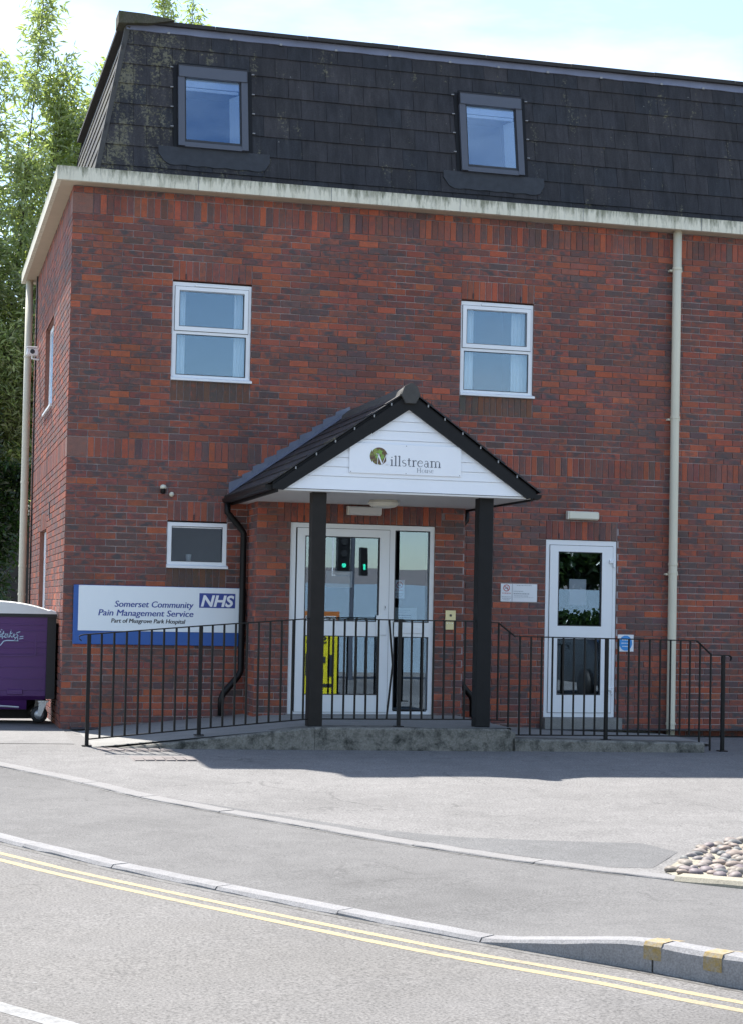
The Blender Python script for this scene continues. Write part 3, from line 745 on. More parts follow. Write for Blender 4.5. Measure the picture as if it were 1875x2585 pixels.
# main entrance: door leaf and side light
Yd = -.575
d1 = MB(); d1.ring(2.407, 4.053, .212, 2.318, .062, Yd, Yd+.07, wb=.03, wt=.052); d1.box(3.534, 3.585, Yd, Yd+.07, .24, 2.266)
d1.box(3.585, 3.991, Yd, Yd+.07, 1.076, 1.24); d1.box(3.585, 3.60, Yd, Yd+.07, .24, 2.266)
main = d1.build('door', M['pvc'], bld); main['label'] = 'white glazed entrance door and side light under the porch'
lf = MB(); y = Yd-.012
lf.box(2.484, 2.575, y, y+.05, .235, 2.262); lf.box(3.412, 3.528, y, y+.05, .235, 2.262)
lf.box(2.575, 3.412, y, y+.05, 2.175, 2.262); lf.box(2.575, 3.412, y, y+.05, 1.076, 1.24); lf.box(2.575, 3.412, y, y+.05, .235, .426)
leafo = lf.build('door_leaf', M['pvc'], main)
for q in ((2.575, 3.412, 1.24, 2.175), (2.575, 3.412, .426, 1.076)):
    pane(*q, y+.02, M['doorglass'], main); MB().ring(q[0]-.002, q[1]+.002, q[2]-.002, q[3]+.002, .010, y-.002, y+.012).build('seal', M['pvcdark'], main)
for q in ((3.597, 3.998, 1.24, 2.262), (3.597, 3.998, .26, 1.076)):
    pane(*q, Yd+.02, M['doorglass'], main); MB().ring(q[0]-.002, q[1]+.002, q[2]-.002, q[3]+.002, .010, Yd-.003, Yd+.012).build('seal', M['pvcdark'], main)
MB().ring(2.478, 3.533, .232, 2.267, .006, Yd-.004, Yd+.005).build('seal', M['pvcdark'], main)
MB().cbox(3.385, 3.505, y-.02, y, 1.09, 1.31, .006).build('push_plate', M['pvc'], main)
MB().cbox(3.474, 3.500, y-.012, y, 1.37, 1.43, .004).build('lock', M['paper'], main)
MB().box(3.483, 3.490, y-.0135, y-.011, 1.39, 1.415).build('keyhole', M['textdark'], main)
MB().cbox(3.66, 3.93, Yd-.014, Yd, 1.115, 1.19, .004).build('letter_box', M['pvc'], main)
MB().box(2.38, 4.08, -.75, -.55, .12, .212).build('threshold', M['slab'], main)
# fire door at the right
Y2 = .012
d2 = MB(); d2.ring(5.605, 6.493, .152, 2.244, .045, Y2, Y2+.07, wb=.05, wt=.06)
door2 = d2.build('door', M['pvc'], bld); door2['label'] = 'narrow white glazed fire door beside the cream drainpipe'
lf = MB(); y = Y2-.012
lf.box(5.654, 5.762, y, y+.05, .206, 2.180); lf.box(6.309, 6.448, y, y+.05, .206, 2.180)
for a, b in ((2.105, 2.180), (1.077, 1.230), (.206, .416)): lf.box(5.762, 6.309, y, y+.05, a, b)
lf.build('door_leaf', M['pvc'], door2)
for q in ((5.762, 6.309, 1.230, 2.105), (5.762, 6.309, .416, 1.077)):
    pane(*q, y+.02, M['doorglass'], door2); MB().ring(q[0]-.002, q[1]+.002, q[2]-.002, q[3]+.002, .010, y-.002, y+.012).build('seal', M['pvcdark'], door2)
MB().ring(5.648, 6.454, .200, 2.186, .006, Y2-.003, Y2+.004).build('seal', M['pvcdark'], door2)
for z in (1.98, .47):
    hb = MB(); hb.cbox(6.40, 6.47, y-.022, y, z, z+.04, .004); hb.cbox(6.445, 6.475, y-.028, y+.004, z-.05, z+.04, .004); hb.build('hinge', M['pvc'], door2)
MB().box(5.57, 6.54, -.14, .05, -.02, .150).build('door_step', M['slab'], door2)

# ------------------------------------------------------------------ eaves: box gutter, soffit, pipes
OV = .2
fz = MB(); fz.box(-OV, XR, -.22, -.17, 6.0, 6.152); fz.box(-OV, -OV+.05, -.17, YD+.2, 6.0, 6.152)
fas = fz.build('fascia', M['fascia'], bld)
for x in np.arange(1.35, XR, 1.52): MB().box(x, x+.005, -.2212, -.2188, 6.0, 6.15).build('joint', M['textgrey'], fas)
sf = MB(); sf.box(-OV+.01, XR, -.169, .03, 6.002, 6.022); sf.box(-OV+.01, .03, .031, YD+.2, 6.002, 6.022); sf.build('soffit', M['soffit'], bld)
gt = MB(); gt.box(-OV+.05, XR, -.17, .30, 6.06, 6.075); gt.box(-OV+.05, .30, .301, YD+.2, 6.06, 6.075); gt.build('gutter_lining', M['apron'], bld)
dp = MB(); dp.tube([(7.185, -.085, 6.01), (7.185, -.085, 5.0), (7.185, -.085, 3.0), (7.185, -.085, .0), (7.185, -.085, -.08)], .053, 18)
dpo = dp.build('drainpipe', M['pipe'], bld, True); dpo['label'] = 'cream drainpipe running down the front wall'
for z in (5.55, 3.75, 1.99, 1.89, .085):
    MB().lathe([(.053, -.016), (.059, -.014), (.059, .014), (.053, .016)], (7.185, -.085, z), 18).build('collar', M['pipe'], dpo)
for z in (5.53, 3.73, 1.87): MB().box(7.105, 7.265, -.06, .0, z-.012, z+.012).build('bracket', M['pipe'], dpo)
dp = MB(); dp.tube([(-.10, 5.95, 6.02), (-.10, 5.95, 4), (-.10, 5.95, 2), (-.10, 5.95, .0)], .052, 14)
dps = dp.build('drainpipe', M['pipe'], bld, True); dps['label'] = 'cream drainpipe at the back end of the side wall'
for z in (4.9, 3.1, 1.9, 1.5): MB().lathe([(.052, -.015), (.058, -.013), (.058, .013), (.052, .015)], (-.10, 5.95, z), 14).build('collar', M['pipe'], dps)
MB().tube([(-.012, 5.6, 6.0), (-.012, 5.6, 0)], .012, 6).build('cable', M['black'], bld)

# ------------------------------------------------------------------ mansard roof
KS = .19381; YS = .2434                     # slope: y = YS + KS (z - 6.1)
nrm = math.hypot(1, KS)
def slope(x, z, out=0.0):                   # a point on the front slope, moved out along its normal
    return (x, YS+KS*(z-6.1)-out/nrm, z+out*KS/nrm)
def sslope(y, z, out=0.0): return (YS+KS*(z-6.1)-out/nrm, y, z+out*KS/nrm)
SKY = [(1.19, 2.0), (4.57, 5.355)]
su = Vector((0, KS, 1))
rb_ = plane_holes((0, YS-KS*.1, 6.0), (1, 0, 0), (0, KS, 1), XR, 2.1, [(a+.09, b-.09, .68, 1.44) for a, b in SKY])
rb_.v = [(max(x, YS+KS*(z-6.1)), y, z) for x, y, z in rb_.v]
rb_.quad(sslope(.22, 6.0), sslope(YD+.1, 6.0), sslope(YD+.1, 8.1), sslope(.62, 8.1))
rb_.quad((.6, .6, 8.1), (XR, .6, 8.1), (XR, YD+.1, 8.1), (.6, YD+.1, 8.1)); rb_.quad((XR, .2, 6), (XR, YD, 6), (XR, YD, 8.1), (XR, .6, 8.1))
rb_.quad((.2, YD+.1, 6), (XR, YD+.1, 6), (XR, YD+.1, 8.1), (.6, YD+.1, 8.1))
roof = rb_.build('roof', M['pvcdark'], bld); roof['label'] = 'steep dark mansard roof patched with lichen'
ROWS = [6.085, 6.330, 6.575, 6.825, 7.080, 7.325, 7.570, 7.810, 8.03]
SC = [(.035, .033, .036), (.031, .030, .034), (.038, .035, .037), (.029, .030, .035), (.034, .032, .034)]
tile_meshes = {}
def tile_mesh(w, h, var, cut=0.0):
    key = (round(w, 3), round(h, 3), var, round(cut, 3))
    if key in tile_meshes: return tile_meshes[key]
    r = random.Random(var*31+5); t0, t1 = .020, .006; k_ = r.uniform(.74, 1.02); c = tuple(x*k_ for x in SC[var % 5])
    # local: x along eaves, y outwards, z up the slope
    V = [(0, 0, 0), (w, 0, 0), (w, 0, h+.03), (cut, 0, h+.03), (0, t0, 0), (w, t0, r.uniform(-.002, .002)), (w, t1, h+.03), (cut, t1, h+.03)]
    F = [(4, 5, 6, 7), (0, 1, 5, 4), (1, 2, 6, 5), (3, 0, 4, 7), (2, 3, 7, 6)]
    me = bpy.data.meshes.new('roof_tile'); me.from_pydata(V, [], F); set_attr(me, 'bc', [(*c, 1)]*8); me.materials.append(M['slate']); me.update()
    bm = bmesh.new(); bm.from_mesh(me); bmesh.ops.recalc_face_normals(bm, faces=bm.faces); bm.to_mesh(me); bm.free()
    tile_meshes[key] = me; return me
TW = .302
rot_front = Matrix(((1, 0, 0), (0, -1/nrm, KS/nrm), (0, KS/nrm, 1/nrm))).to_4x4()
stuffT = MB(); stuffC = []
def in_sky(x0, x1, z0, z1): return any(a+.05 < x0 and x1 < b-.05 and 6.66 < z0 and z1 < 7.55 for a, b in SKY)
def cut_sky(x0, x1, z0, z1): return any(x1 > a+.09 and x0 < b-.09 and z1 > 6.69 and z0 < 7.43 for a, b in SKY)
for ri in range(8):
    z0, z1 = ROWS[ri], ROWS[ri+1]; h = (z1-z0)*nrm
    x = 2.644-9*TW+(.155 if ri % 2 else 0); hip = YS+KS*(z0-6.1)+.004
    while x < 9.6:
        a, b = x, x+TW-.004; x += TW
        if b < hip+.05: continue
        a = max(a, hip)
        segs = [(a, b)]
        if cut_sky(a, b, z0, z1+.03):
            segs = []
            for s0, s1 in SKY:
                if b > s0+.09 and a < s1-.09:
                    if a < s0+.06: segs.append((a, min(b, s0+.06)))
                    if b > s1-.06: segs.append((max(a, s1-.06), b))
        for a, b in segs:
            if b-a < .03: continue
            me = tile_mesh(b-a, h, random.randrange(9), .055 if a == hip else 0)
            o = bpy.data.objects.new('roof_tile', me); COL.objects.link(o)
            o.matrix_world = Matrix.Translation(slope(a, z0, .004+random.uniform(0, .003))) @ rot_front @ Matrix.Rotation(random.uniform(-.006, .006), 4, 'Y')
            o.parent = roof
# the side slope seen on edge
st = MB(); cols = []
for ri in range(8):
    z0, z1 = ROWS[ri], ROWS[ri+1]; y = YS+KS*(z0-6.1)+(.15 if ri % 2 else 0)
    while y < YD:
        a, b = y, y+TW-.004; y += TW; n = len(st.v)
        P = [sslope(a, z0, .022), sslope(b, z0, .022), sslope(b, z1, .008), sslope(a, z1, .008), sslope(a, z0, 0), sslope(b, z0, 0)]
        st.v += P; st.f += [(n, n+1, n+2, n+3), (n, n+4, n+5, n+1), (n, n+3, n+4), (n+1, n+5, n+2)]
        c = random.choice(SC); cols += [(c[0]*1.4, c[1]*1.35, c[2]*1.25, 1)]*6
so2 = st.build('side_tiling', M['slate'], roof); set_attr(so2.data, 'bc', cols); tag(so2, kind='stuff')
# hip strip, lead band, capping
hp = MB(); n = 9
for i in range(n+1):
    z = 6.05+(8.03-6.05)*i/n; q = YS+KS*(z-6.1); hp.v += [(q+.03, q-.030, z), (q-.028, q-.028, z), (q-.030, q+.05, z)]
for i in range(n): hp.f += [(3*i, 3*i+1, 3*i+4, 3*i+3), (3*i+1, 3*i+2, 3*i+5, 3*i+4)]
hp.build('hip_strip', M['cap'], roof)
lb = MB()
for i in range(60):
    x0 = .60+(XR-.60)*i/60; x1 = .60+(XR-.60)*(i+1)/60; w0 = .004*math.sin(i*2.1); w1 = .004*math.sin((i+1)*2.1)
    lb.quad(slope(x0, 7.985+w0, .030), slope(x1, 7.985+w1, .030), slope(x1, 8.09, .024), slope(x0, 8.09, .024))
    lb.quad(slope(x0, 7.985+w0, .030), slope(x0, 7.985+w0, .0), slope(x1, 7.985+w1, .0), slope(x1, 7.985+w1, .030))
lb.build('lead_band', M['leadpale'], roof, True)
cp = MB(); r_ = random.Random(4)
x = .53
while x < XR:
    x1 = x+1.1; dz = r_.uniform(-.004, .004); cp.box(x, x1-.006, .545, .75, 8.075+dz, 8.118+dz); x = x1
cp.box(.53, .72, .755, YD, 8.075, 8.118)
cp.build('roof_edge_trim', simple('edge_trim', (.03, .028, .027), .8, var=.3), roof)
MB().prism([(.50, 8.03), (.86, 8.06), (1.15, 8.122), (1.10, 8.135), (.80, 8.165), (.50, 8.17)], 'y', .50, .80).build('hip_cap', concrete('mossy_cap', (.085, .08, .06), .6, (.05, .055, .02), 14, 50), roof)
for x in (1.088, 1.819, 2.412, 3.079, 3.728, 4.481, 5.099, 5.733, 6.434, 7.24, 7.806, 8.4):
    q = slope(x, 7.985, .033); MB().box(q[0]-.015, q[0]+.015, q[1]-.006, q[1]+.004, q[2]-.010, q[2]+.014).build('lead_clip', M['clip'], roof)

def skylight(x0, x1, label):
    zb, zt = 6.605, 7.585
    m = MB()
    def sb(a, b, p, q, o0, o1, mm):
        n = len(mm.v); mm.v += [slope(a, p, o0), slope(b, p, o0), slope(b, q, o0), slope(a, q, o0), slope(a, p, o1), slope(b, p, o1), slope(b, q, o1), slope(a, q, o1)]
        mm.f += [tuple(n+i for i in t) for t in ((0, 3, 2, 1), (4, 5, 6, 7), (0, 1, 5, 4), (1, 2, 6, 5), (2, 3, 7, 6), (3, 0, 4, 7))]
    sb(x0, x0+.075, zb+.004, zt-.14, -.02, .070, m); sb(x1-.075, x1, zb+.004, zt-.14, -.02, .070, m); sb(x0+.075, x1-.075, zb-.004, zb+.052, -.02, .064, m)
    sk = m.build('roof_window', M['frame'], bld); sk['label'] = label
    m = MB(); sb(x0+.008, x1-.008, zt-.14, zt-.006, -.02, .084, m); m.build('hood', M['frame'], sk)
    m = MB(); sb(x0+.0, x1, zt-.006, zt+.004, -.02, .09, m); sb(x0+.002, x0+.008, zt-.14, zt-.006, -.02, .088, m); sb(x1-.008, x1-.002, zt-.14, zt-.006, -.02, .088, m); m.build('hood_trim', M['pvcdark'], sk)
    m = MB(); sb(x0+.078, x0+.092, zb+.055, zt-.145, -.02, .052, m); sb(x1-.092, x1-.078, zb+.055, zt-.145, -.02, .052, m); sb(x0+.092, x1-.092, zb+.055, zb+.090, -.02, .048, m); m.build('sash', M['apron'], sk)
    m = MB(); sb(x0+.090, x1-.090, zb+.088, zt-.135, .034, .040, m); m.build('pane', M['skyglass'], sk)
    # shaft lining darkened in its colour, and blind behind the glass
    ax, bx, pz, qz = x0+.091, x1-.091, zb+.089, zt-.137; D = -.45
    m = MB()
    m.quad(slope(ax, pz, 0), slope(ax, qz, 0), slope(ax, qz, D), slope(ax, pz, D)); m.quad(slope(bx, pz, 0), slope(bx, pz, D), slope(bx, qz, D), slope(bx, qz, 0))
    m.quad(slope(ax, qz, 0), slope(bx, qz, 0), slope(bx, qz, D), slope(ax, qz, D)); m.quad(slope(ax, pz, 0), slope(ax, pz, D), slope(bx, pz, D), slope(bx, pz, 0))
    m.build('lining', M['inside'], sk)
    m = MB(); m.quad(slope(bx-.004, pz, .028), slope(bx-.10, pz, -.08), slope(bx-.10, qz-.15, -.08), slope(bx-.004, qz-.15, .028)); m.build('lit_reveal', M['curtain'], sk)  # pale strip: light on the shaft's right reveal, put into the colour
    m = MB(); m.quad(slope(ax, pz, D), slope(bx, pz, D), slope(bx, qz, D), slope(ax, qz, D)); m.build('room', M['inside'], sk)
    m = MB(); sb(ax+.004, bx-.004, qz-.10, qz-.002, .015, .030, m); sb(ax+.006, bx-.012, qz-.145, qz-.112, .018, .028, m); m.build('blind', M['blind'], sk)
    # flashing: side channels and the lead apron below
    m = MB(); sb(x0-.055, x0, zb-.03, zt+.02, -.01, .028, m); sb(x1, x1+.055, zb-.03, zt+.02, -.01, .028, m); sb(x0, x1, zt+.004, zt+.05, -.01, .034, m); m.build('side_flashing', M['black'], sk)
    m = MB(); n = 20; A = []
    for i in range(n+1):
        t = i/n; x = x0-.225+(x1-x0+.48)*t; e = max(0, 1-t*11)**2*.13+max(0, (t-.93)/.07)**2*.11
        A.append((x, 6.385+e+.006*math.sin(i*1.7)))
    for (xa, za), (xb, zb_) in zip(A, A[1:]):
        m.quad(slope(xa, za, .034), slope(xb, zb_, .034), slope(xb, 6.600, .031), slope(xa, 6.600, .031)); m.quad(slope(xa, za, .034), slope(xa, za, 0), slope(xb, zb_, 0), slope(xb, zb_, .034))
        m.quad(slope(xa, 6.600, .031), slope(xb, 6.600, .031), slope(xb, 6.61, .012), slope(xa, 6.61, .012))
    m.build('apron', M['apron'], sk)
    for z in (7.565, 7.32, 7.08, 6.84):
        for x in (x0-.085, x1+.055):
            m = MB(); sb(x, x+.032, z, z+.010, .02, .040, m); m.build('clip', M['clip'], sk)
skylight(1.190, 2.000, 'roof window nearest the corner of the roof')
skylight(4.567, 5.355, 'roof window right of the porch')

# ------------------------------------------------------------------ porch
CXP, YF = 3.175, -2.50
EW = 1.37; ZR, ZE = 3.585, 2.62               # roof surface at ridge and eaves
SLP = (ZR-ZE)/EW; sn = math.hypot(1, SLP)
po = thing('entrance_porch', (CXP, -2.4, .2), 'gabled entrance porch on two dark posts with white boarded gable', 'porch')
for xa, xb, lab in ((2.236, 2.380, 0), (3.976, 4.131, 1)):
    MB().cbox(xa, xb, -2.40, -2.255, .195, 2.556, .006).build('post', M['wood'] if not lab else M['blackwood'], po)
rf = MB()
for s in (-1, 1):
    n = len(rf.v)
    for x, z in ((CXP, ZR-.005), (CXP+s*EW, ZE-.005)):
        for dz in (0, -.035): rf.v += [(x, YF-.01, z+dz), (x, 0, z+dz)]
    rf.f += [tuple(n+i for i in t) for t in ((0, 1, 5, 4), (2, 6, 7, 3), (0, 4, 6, 2), (1, 3, 7, 5), (4, 5, 7, 6))]
prf = rf.build('roof', M['blackwood'], po)
NRW = 7; rl_ = EW*sn/NRW
for s in (-1, 1):
    for ri in range(NRW):
        # row ri counted from the eaves; tiles run along y
        y = YF-.045+(.0 if ri % 2 else -.15)
        first = True
        while y < -.01:
            a, b = max(y, YF-.045), min(y+.296, 0.0); y += .30
            if b-a < .04: continue
            me = tile_mesh(b-a, rl_, (ri*3+int(a*10)) % 9)
            ux = Vector((0, 1 if s < 0 else -1, 0)); uz = Vector((-s/sn, 0, SLP/sn)); uy = Vector((s*SLP/sn, 0, 1/sn))
            # columns: local x (along), y (out), z (up slope)
            ux = Vector((0, -s*1.0, 0)) if False else (Vector((0, 1, 0)))
            R4 = Matrix((ux, uy, uz)).transposed().to_4x4()
            P = Vector((CXP+s*EW, a, ZE))+Vector((s*.045/sn, 0, -SLP*.045/sn))+uz*(rl_*ri)+uy*.004
            o = bpy.data.objects.new('roof_tile', me); COL.objects.link(o); o.matrix_world = Matrix.Translation(P) @ R4
            o.parent = prf
# ridge tiles and the faceted end cap
ry = YF-.05; k = 0
while ry < -.02:
    y1 = min(ry+.45, -.005); e = .004*(k % 2); m = MB()
    pr_ = [(-.115, -.085), (-.075, -.015), (0, .042+e), (.075, -.015), (.115, -.085), (.095, -.085), (0, .01), (-.095, -.085)]
    m.prism([(CXP+p[0], ZR+p[1]+.02) for p in pr_], 'y', ry, y1-.006); m.build('ridge_tile', M['cap'], po); ry = y1; k += 1
hexp = [(0, .058), (.066, .020), (.098, -.062), (.052, -.150), (-.052, -.150), (-.098, -.062), (-.066, .020)]
m = MB(); m.prism([(CXP+x*1.0, ZR+z+.015) for x, z in hexp], 'y', YF-.085, YF-.046); m.build('ridge_end', M['cap'], po)
# bargeboards
for s in (-1, 1):
    m = MB()
    m.prism([(CXP+s*.0, ZR-.035), (CXP+s*(EW+.005), ZE-.04), (CXP+s*(EW+.005), ZE-.075), (CXP+s*(EW-.10), ZE-.085), (CXP+s*.0, ZR-.195)], 'y', YF-.045, YF-.015)
    m.build('bargeboard', M['blackwood'], po)
    for t in (.14, .27, .41, .55, .69, .84):
        x = CXP+s*EW*t; z = ZR-(ZR-ZE)*t; MB().box(x-.006, x+.006, YF-.054, YF-.046, z-.030, z-.004).build('verge_clip', M['clip'], po)
    # eaves fascia, gutter
    m = MB(); xa, xb = sorted((CXP+s*(EW-.055), CXP+s*(EW-.03))); m.box(xa, xb, YF-.014, -.005, ZE-.105, ZE-.03); m.build('eaves_board', M['blackwood'], po)
    m = MB(); gx = CXP+s*(EW+.025); arc = [(math.cos(a), math.sin(a)) for a in np.linspace(math.pi, 2*math.pi, 9)]
    prof = [(gx+.052*c, ZE-.035+.055*q) for c, q in arc]+[(gx+.044*c, ZE-.035+.047*q) for c, q in reversed(arc)]
    m.prism(prof, 'y', YF+.02, -.03); m.build('gutter', M['black'], po)
    MB().prism([(gx+.052*c, ZE-.035+.055*q) for c, q in arc], 'y', YF+.015, YF+.022).build('gutter_end', M['black'], po)
    # swan neck and downpipe in the angle of the lobby
    xi = bay_x0-.06 if s < 0 else bay_x1+.06
    P = [(gx, -.11, ZE-.07), (gx, -.11, ZE-.19), (gx-s*.05, -.11, ZE-.25), (xi+s*.05, -.11, 2.27), (xi, -.11, 2.20), (xi, -.11, 1.4), (xi, -.11, .66), (xi+s*.03, -.12, .60), (xi+s*.2, -.13, .40), (xi+s*.22, -.13, .34), (xi+s*.22, -.13, .16)]
    MB().tube(P, .036, 12).build('downpipe', M['black'], po, True)
# white boarded gable
gz0, gz1 = 2.555, 3.42; gw = 1.245
bd = .0955; z = gz0; first = True
gback = MB(); gback.prism([(CXP-gw+.02, gz0+.01), (CXP+gw-.02, gz0+.01), (CXP, gz1-.01)], 'y', YF+.012, YF+.03)
gab = gback.build('gable', M['gablewhite'], po)
while z < gz1-.01:
    hgt = .135 if first else bd; z1 = min(z+hgt, gz1); first = False
    w0 = gw*(gz1-z)/(gz1-gz0)+.03; w1 = gw*(gz1-z1)/(gz1-gz0)+.03
    m = MB(); n = 0; c = .006
    m.v = [(CXP-w0, YF-.006, z+.0045), (CXP+w0, YF-.006, z+.0045), (CXP+w1, YF+.002, z1), (CXP-w1, YF+.002, z1), (CXP-w0, YF+.011, z+.0045), (CXP+w0, YF+.011, z+.0045), (CXP+w1, YF+.011, z1), (CXP-w1, YF+.011, z1)]
    m.f = [(0, 1, 2, 3), (4, 7, 6, 5), (0, 4, 5, 1), (1, 5, 6, 2), (2, 6, 7, 3), (3, 7, 4, 0)]
    m.build('board', M['gablewhite'], gab); z = z1
MB().box(CXP-EW+.05, CXP+EW-.05, YF-.01, -.002, 2.535, 2.553).build('soffit', M['whitesoff'], po)
# stepped lead flashing where the left slope meets the wall
t0 = 0.02; i = 0
while t0 < .99:
    x0 = CXP-EW+EW*t0-.02; zz = ZE+(ZR-ZE)*t0
    m = MB(); w = .17; jx = random.uniform(-.01, .01)
    m.prism([(x0-.01, zz-.02), (x0+w, zz+SLP*w-.02), (x0+w, zz+SLP*w+.085), (x0+jx, zz+.135)], 'y', -.020+(i % 2)*.004, -.0085)
    m.build('step_flashing', M['lead'], po)
    t0 += .098; i += 1
fl = MB()
fl.quad((CXP-EW, -.09, ZE+.03), (CXP, -.09, ZR+.03), (CXP, -.012, ZR+.06), (CXP-EW, -.012, ZE+.06)); fl.build('cover_flashing', M['lead'], po)

# ------------------------------------------------------------------ ramp, landing and plinths
PYF = -2.56
def ramp_top(x): return -.012+.205*min(max((x-.02)/2.2, 0), 1)
rm = MB(); xs = [.0, .3, .7, 1.1, 1.5, 1.9, 2.22, 2.6, 3.2, 3.8, 4.34]
for x in xs: rm.v += [(x, -2.46, ramp_top(x)), (x, -.0, ramp_top(x)-.004+(.02 if x > 2.2 else .0))]
for i in range(len(xs)-1): rm.f.append((2*i, 2*i+2, 2*i+3, 2*i+1))
n = len(rm.v); rm.v += [(4.34, -2.46, -.1), (4.34, 0, -.1)]; rm.f.append((2*len(xs)-2, n, n+1, 2*len(xs)-1))
tag(rm.build('ramp', M['slab']), kind='structure')
pl = bpy.data.objects.new('ramp_kerb', None)
def plinth_piece(name, x0, x1, top, y0, y1, parent, round_end=False, n=14):
    m = MB(); r = random.Random(int(x0*100)); rows = []
    for i in range(n+1):
        x = x0+(x1-x0)*i/n; t = top(x); c = .018; yo = y0+r.uniform(-.004, .004); b = g(x, y0)-.06
        k = 0
        if round_end:
            e = max(0, (x-(x1-.10))/.10); k = (1-math.sqrt(max(0, 1-e*e)))*.09
        rows.append([(x, yo+k, b), (x, yo+k, max(t-c-k*.5, b+.002)), (x, yo+c+k, max(t-k*.5, b+.004)), (x, y1, max(t-k*.3, b+.004)), (x, y1, b)])
    for q in rows: m.v += q
    for i in range(n):
        for j in range(4): a = i*5+j; m.f.append((a, a+5, a+6, a+1))
    m.f.append((0, 1, 2, 3, 4)); m.f.append(tuple(n*5+4-j for j in range(5)))
    return m.build(name, M['plinth'], parent, False)
pk = plinth_piece('plinth', 2.272, 4.385, lambda x: .200-.006*(x-2.27), PYF, -2.2, None, True, 20); tag(pk, kind='structure')
plinth_piece('ramp_kerb', .32, 2.268, lambda x: -.006+.204*min((x-.32)/1.9, 1.0), PYF, -2.30, pk, False, 22)
p3 = plinth_piece('plinth', 4.36, 6.46, lambda x: .086-.021*(x-4.36), PYF+.03, -2.22, None, False, 20); tag(p3, kind='structure')
rp = MB(); rp.v = [(x, y, z) for x, y, z in ((4.342, -2.3, .082), (6.40, -2.3, .040), (7.05, -1.5, -.045), (7.05, -.02, -.03), (6.7, 0, .02), (4.342, 0, .05))]; rp.f = [(0, 1, 2, 3, 4, 5)]
tag(rp.build('landing', M['slab']), kind='structure')

# ------------------------------------------------------------------ railings
def railing(label, x_from, parts):
    o = thing('railing', (x_from, -2.40, 0), label, 'railing', 'black steel railings in front of the entrance')
    RY = -2.36
    for p in parts:
        kind = p[0]; m = MB()
        if kind == 'post': _, x, z0, z1 = p; m.cbox(x-.018, x+.018, RY-.018, RY+.018, z0, z1, .003); m.box(x-.045, x+.045, RY-.045, RY+.045, z0, z0+.01); m.build('post', M['black'], o)
        elif kind == 'bal': _, x, z0, z1, *b = p; bx = b[0] if b else 0; m.tube([(x, RY, z0), (x+bx, RY, z0*.45+z1*.55), (x+bx*.2, RY, z1)] if bx else [(x, RY, z0), (x, RY, z1)], .0112, 8); m.build('baluster', M['black'], o)
        elif kind == 'rail':
            _, pts, w, nm = p; h = .010
            for (a, za), (b, zb) in zip(pts, pts[1:]):
                n = len(m.v); m.v += [(a, RY-w, za-h), (a, RY+w, za-h), (a, RY+w, za+h*.2), (a, RY-w, za+h*.2), (b, RY-w, zb-h), (b, RY+w, zb-h), (b, RY+w, zb+h*.2), (b, RY-w, zb+h*.2)]
                m.f += [tuple(n+i for i in t) for t in ((0, 1, 2, 3), (4, 7, 6, 5), (0, 4, 5, 1), (1, 5, 6, 2), (2, 6, 7, 3), (3, 7, 4, 0))]
            m.build(nm, M['black'], o)
    return o
tl = lambda x: 1.078+.0905*x-.004*x*(2.2-x)*0
bl = lambda x: .065+.0945*x
parts = [('post', .062, .0, tl(.06)), ('post', 1.150, .105, tl(1.15))]
hook = [(-.012, 1.02), (-.034, 1.038), (-.036, 1.058), (-.02, 1.072), (.01, 1.078)]
parts += [('rail', hook+[(1.15, tl(1.15)), (2.236, 1.273)], .019, 'handrail'), ('rail', [(.08, bl(.08)), (1.15, bl(1.15)), (2.236, .273)], .012, 'lower_rail')]
for i in range(8): x = .062+(i+1)*.1209; parts.append(('bal', x, bl(x), tl(x)-.006))
for i in range(9): x = 1.150+(i+1)*.1155; parts.append(('bal', x, bl(x), tl(x)-.006))
railing('black steel railing rising along the ramp beside the blue sign', .06, parts)
parts = [('rail', [(2.38, 1.275), (3.976, 1.277)], .019, 'handrail'), ('rail', [(2.38, .275), (3.976, .275)], .012, 'lower_rail'), ('post', 3.172, .195, 1.272)]
for x in (2.487, 2.602, 2.717, 2.830, 2.944): parts.append(('bal', x, .272, 1.270))
parts.append(('bal', 3.045, .272, 1.270, .055))
for x in (3.296, 3.412, 3.528, 3.640, 3.752, 3.862): parts.append(('bal', x, .272, 1.270))
railing('black steel railing between the two porch posts with one bent bar', 3.17, parts)
tr = [(4.131, 1.268), (4.216, 1.267), (4.40, 1.130), (6.435, 1.115), (6.608, .966), (6.80, .965), (6.828, .955), (6.838, .935), (6.828, .912)]
def trz(x):
    for (a, za), (b, zb) in zip(tr, tr[1:]):
        if a <= x <= b: return za+(zb-za)*(x-a)/(b-a)
    return 1
parts = [('rail', tr, .019, 'handrail'), ('rail', [(4.131, .272), (4.30, .266)], .012, 'lower_rail'), ('rail', [(4.33, .118), (6.47, .108)], .012, 'lower_rail'), ('post', 5.415, .062, 1.118), ('post', 6.745, -.058, .962)]
xs_ = [4.222, 4.340, 4.458, 4.578, 4.695, 4.813, 4.932, 5.05, 5.17, 5.29]+[5.545, 5.662, 5.780, 5.90, 6.02, 6.135, 6.25, 6.36]
for x in xs_: parts.append(('bal', x, .116 if x > 4.3 else .268, trz(x)-.006))
for x in (6.475, 6.60): parts.append(('bal', x, -.05, trz(x)-.006))
railing('black steel railing stepping down in front of the fire door', 5.4, parts)

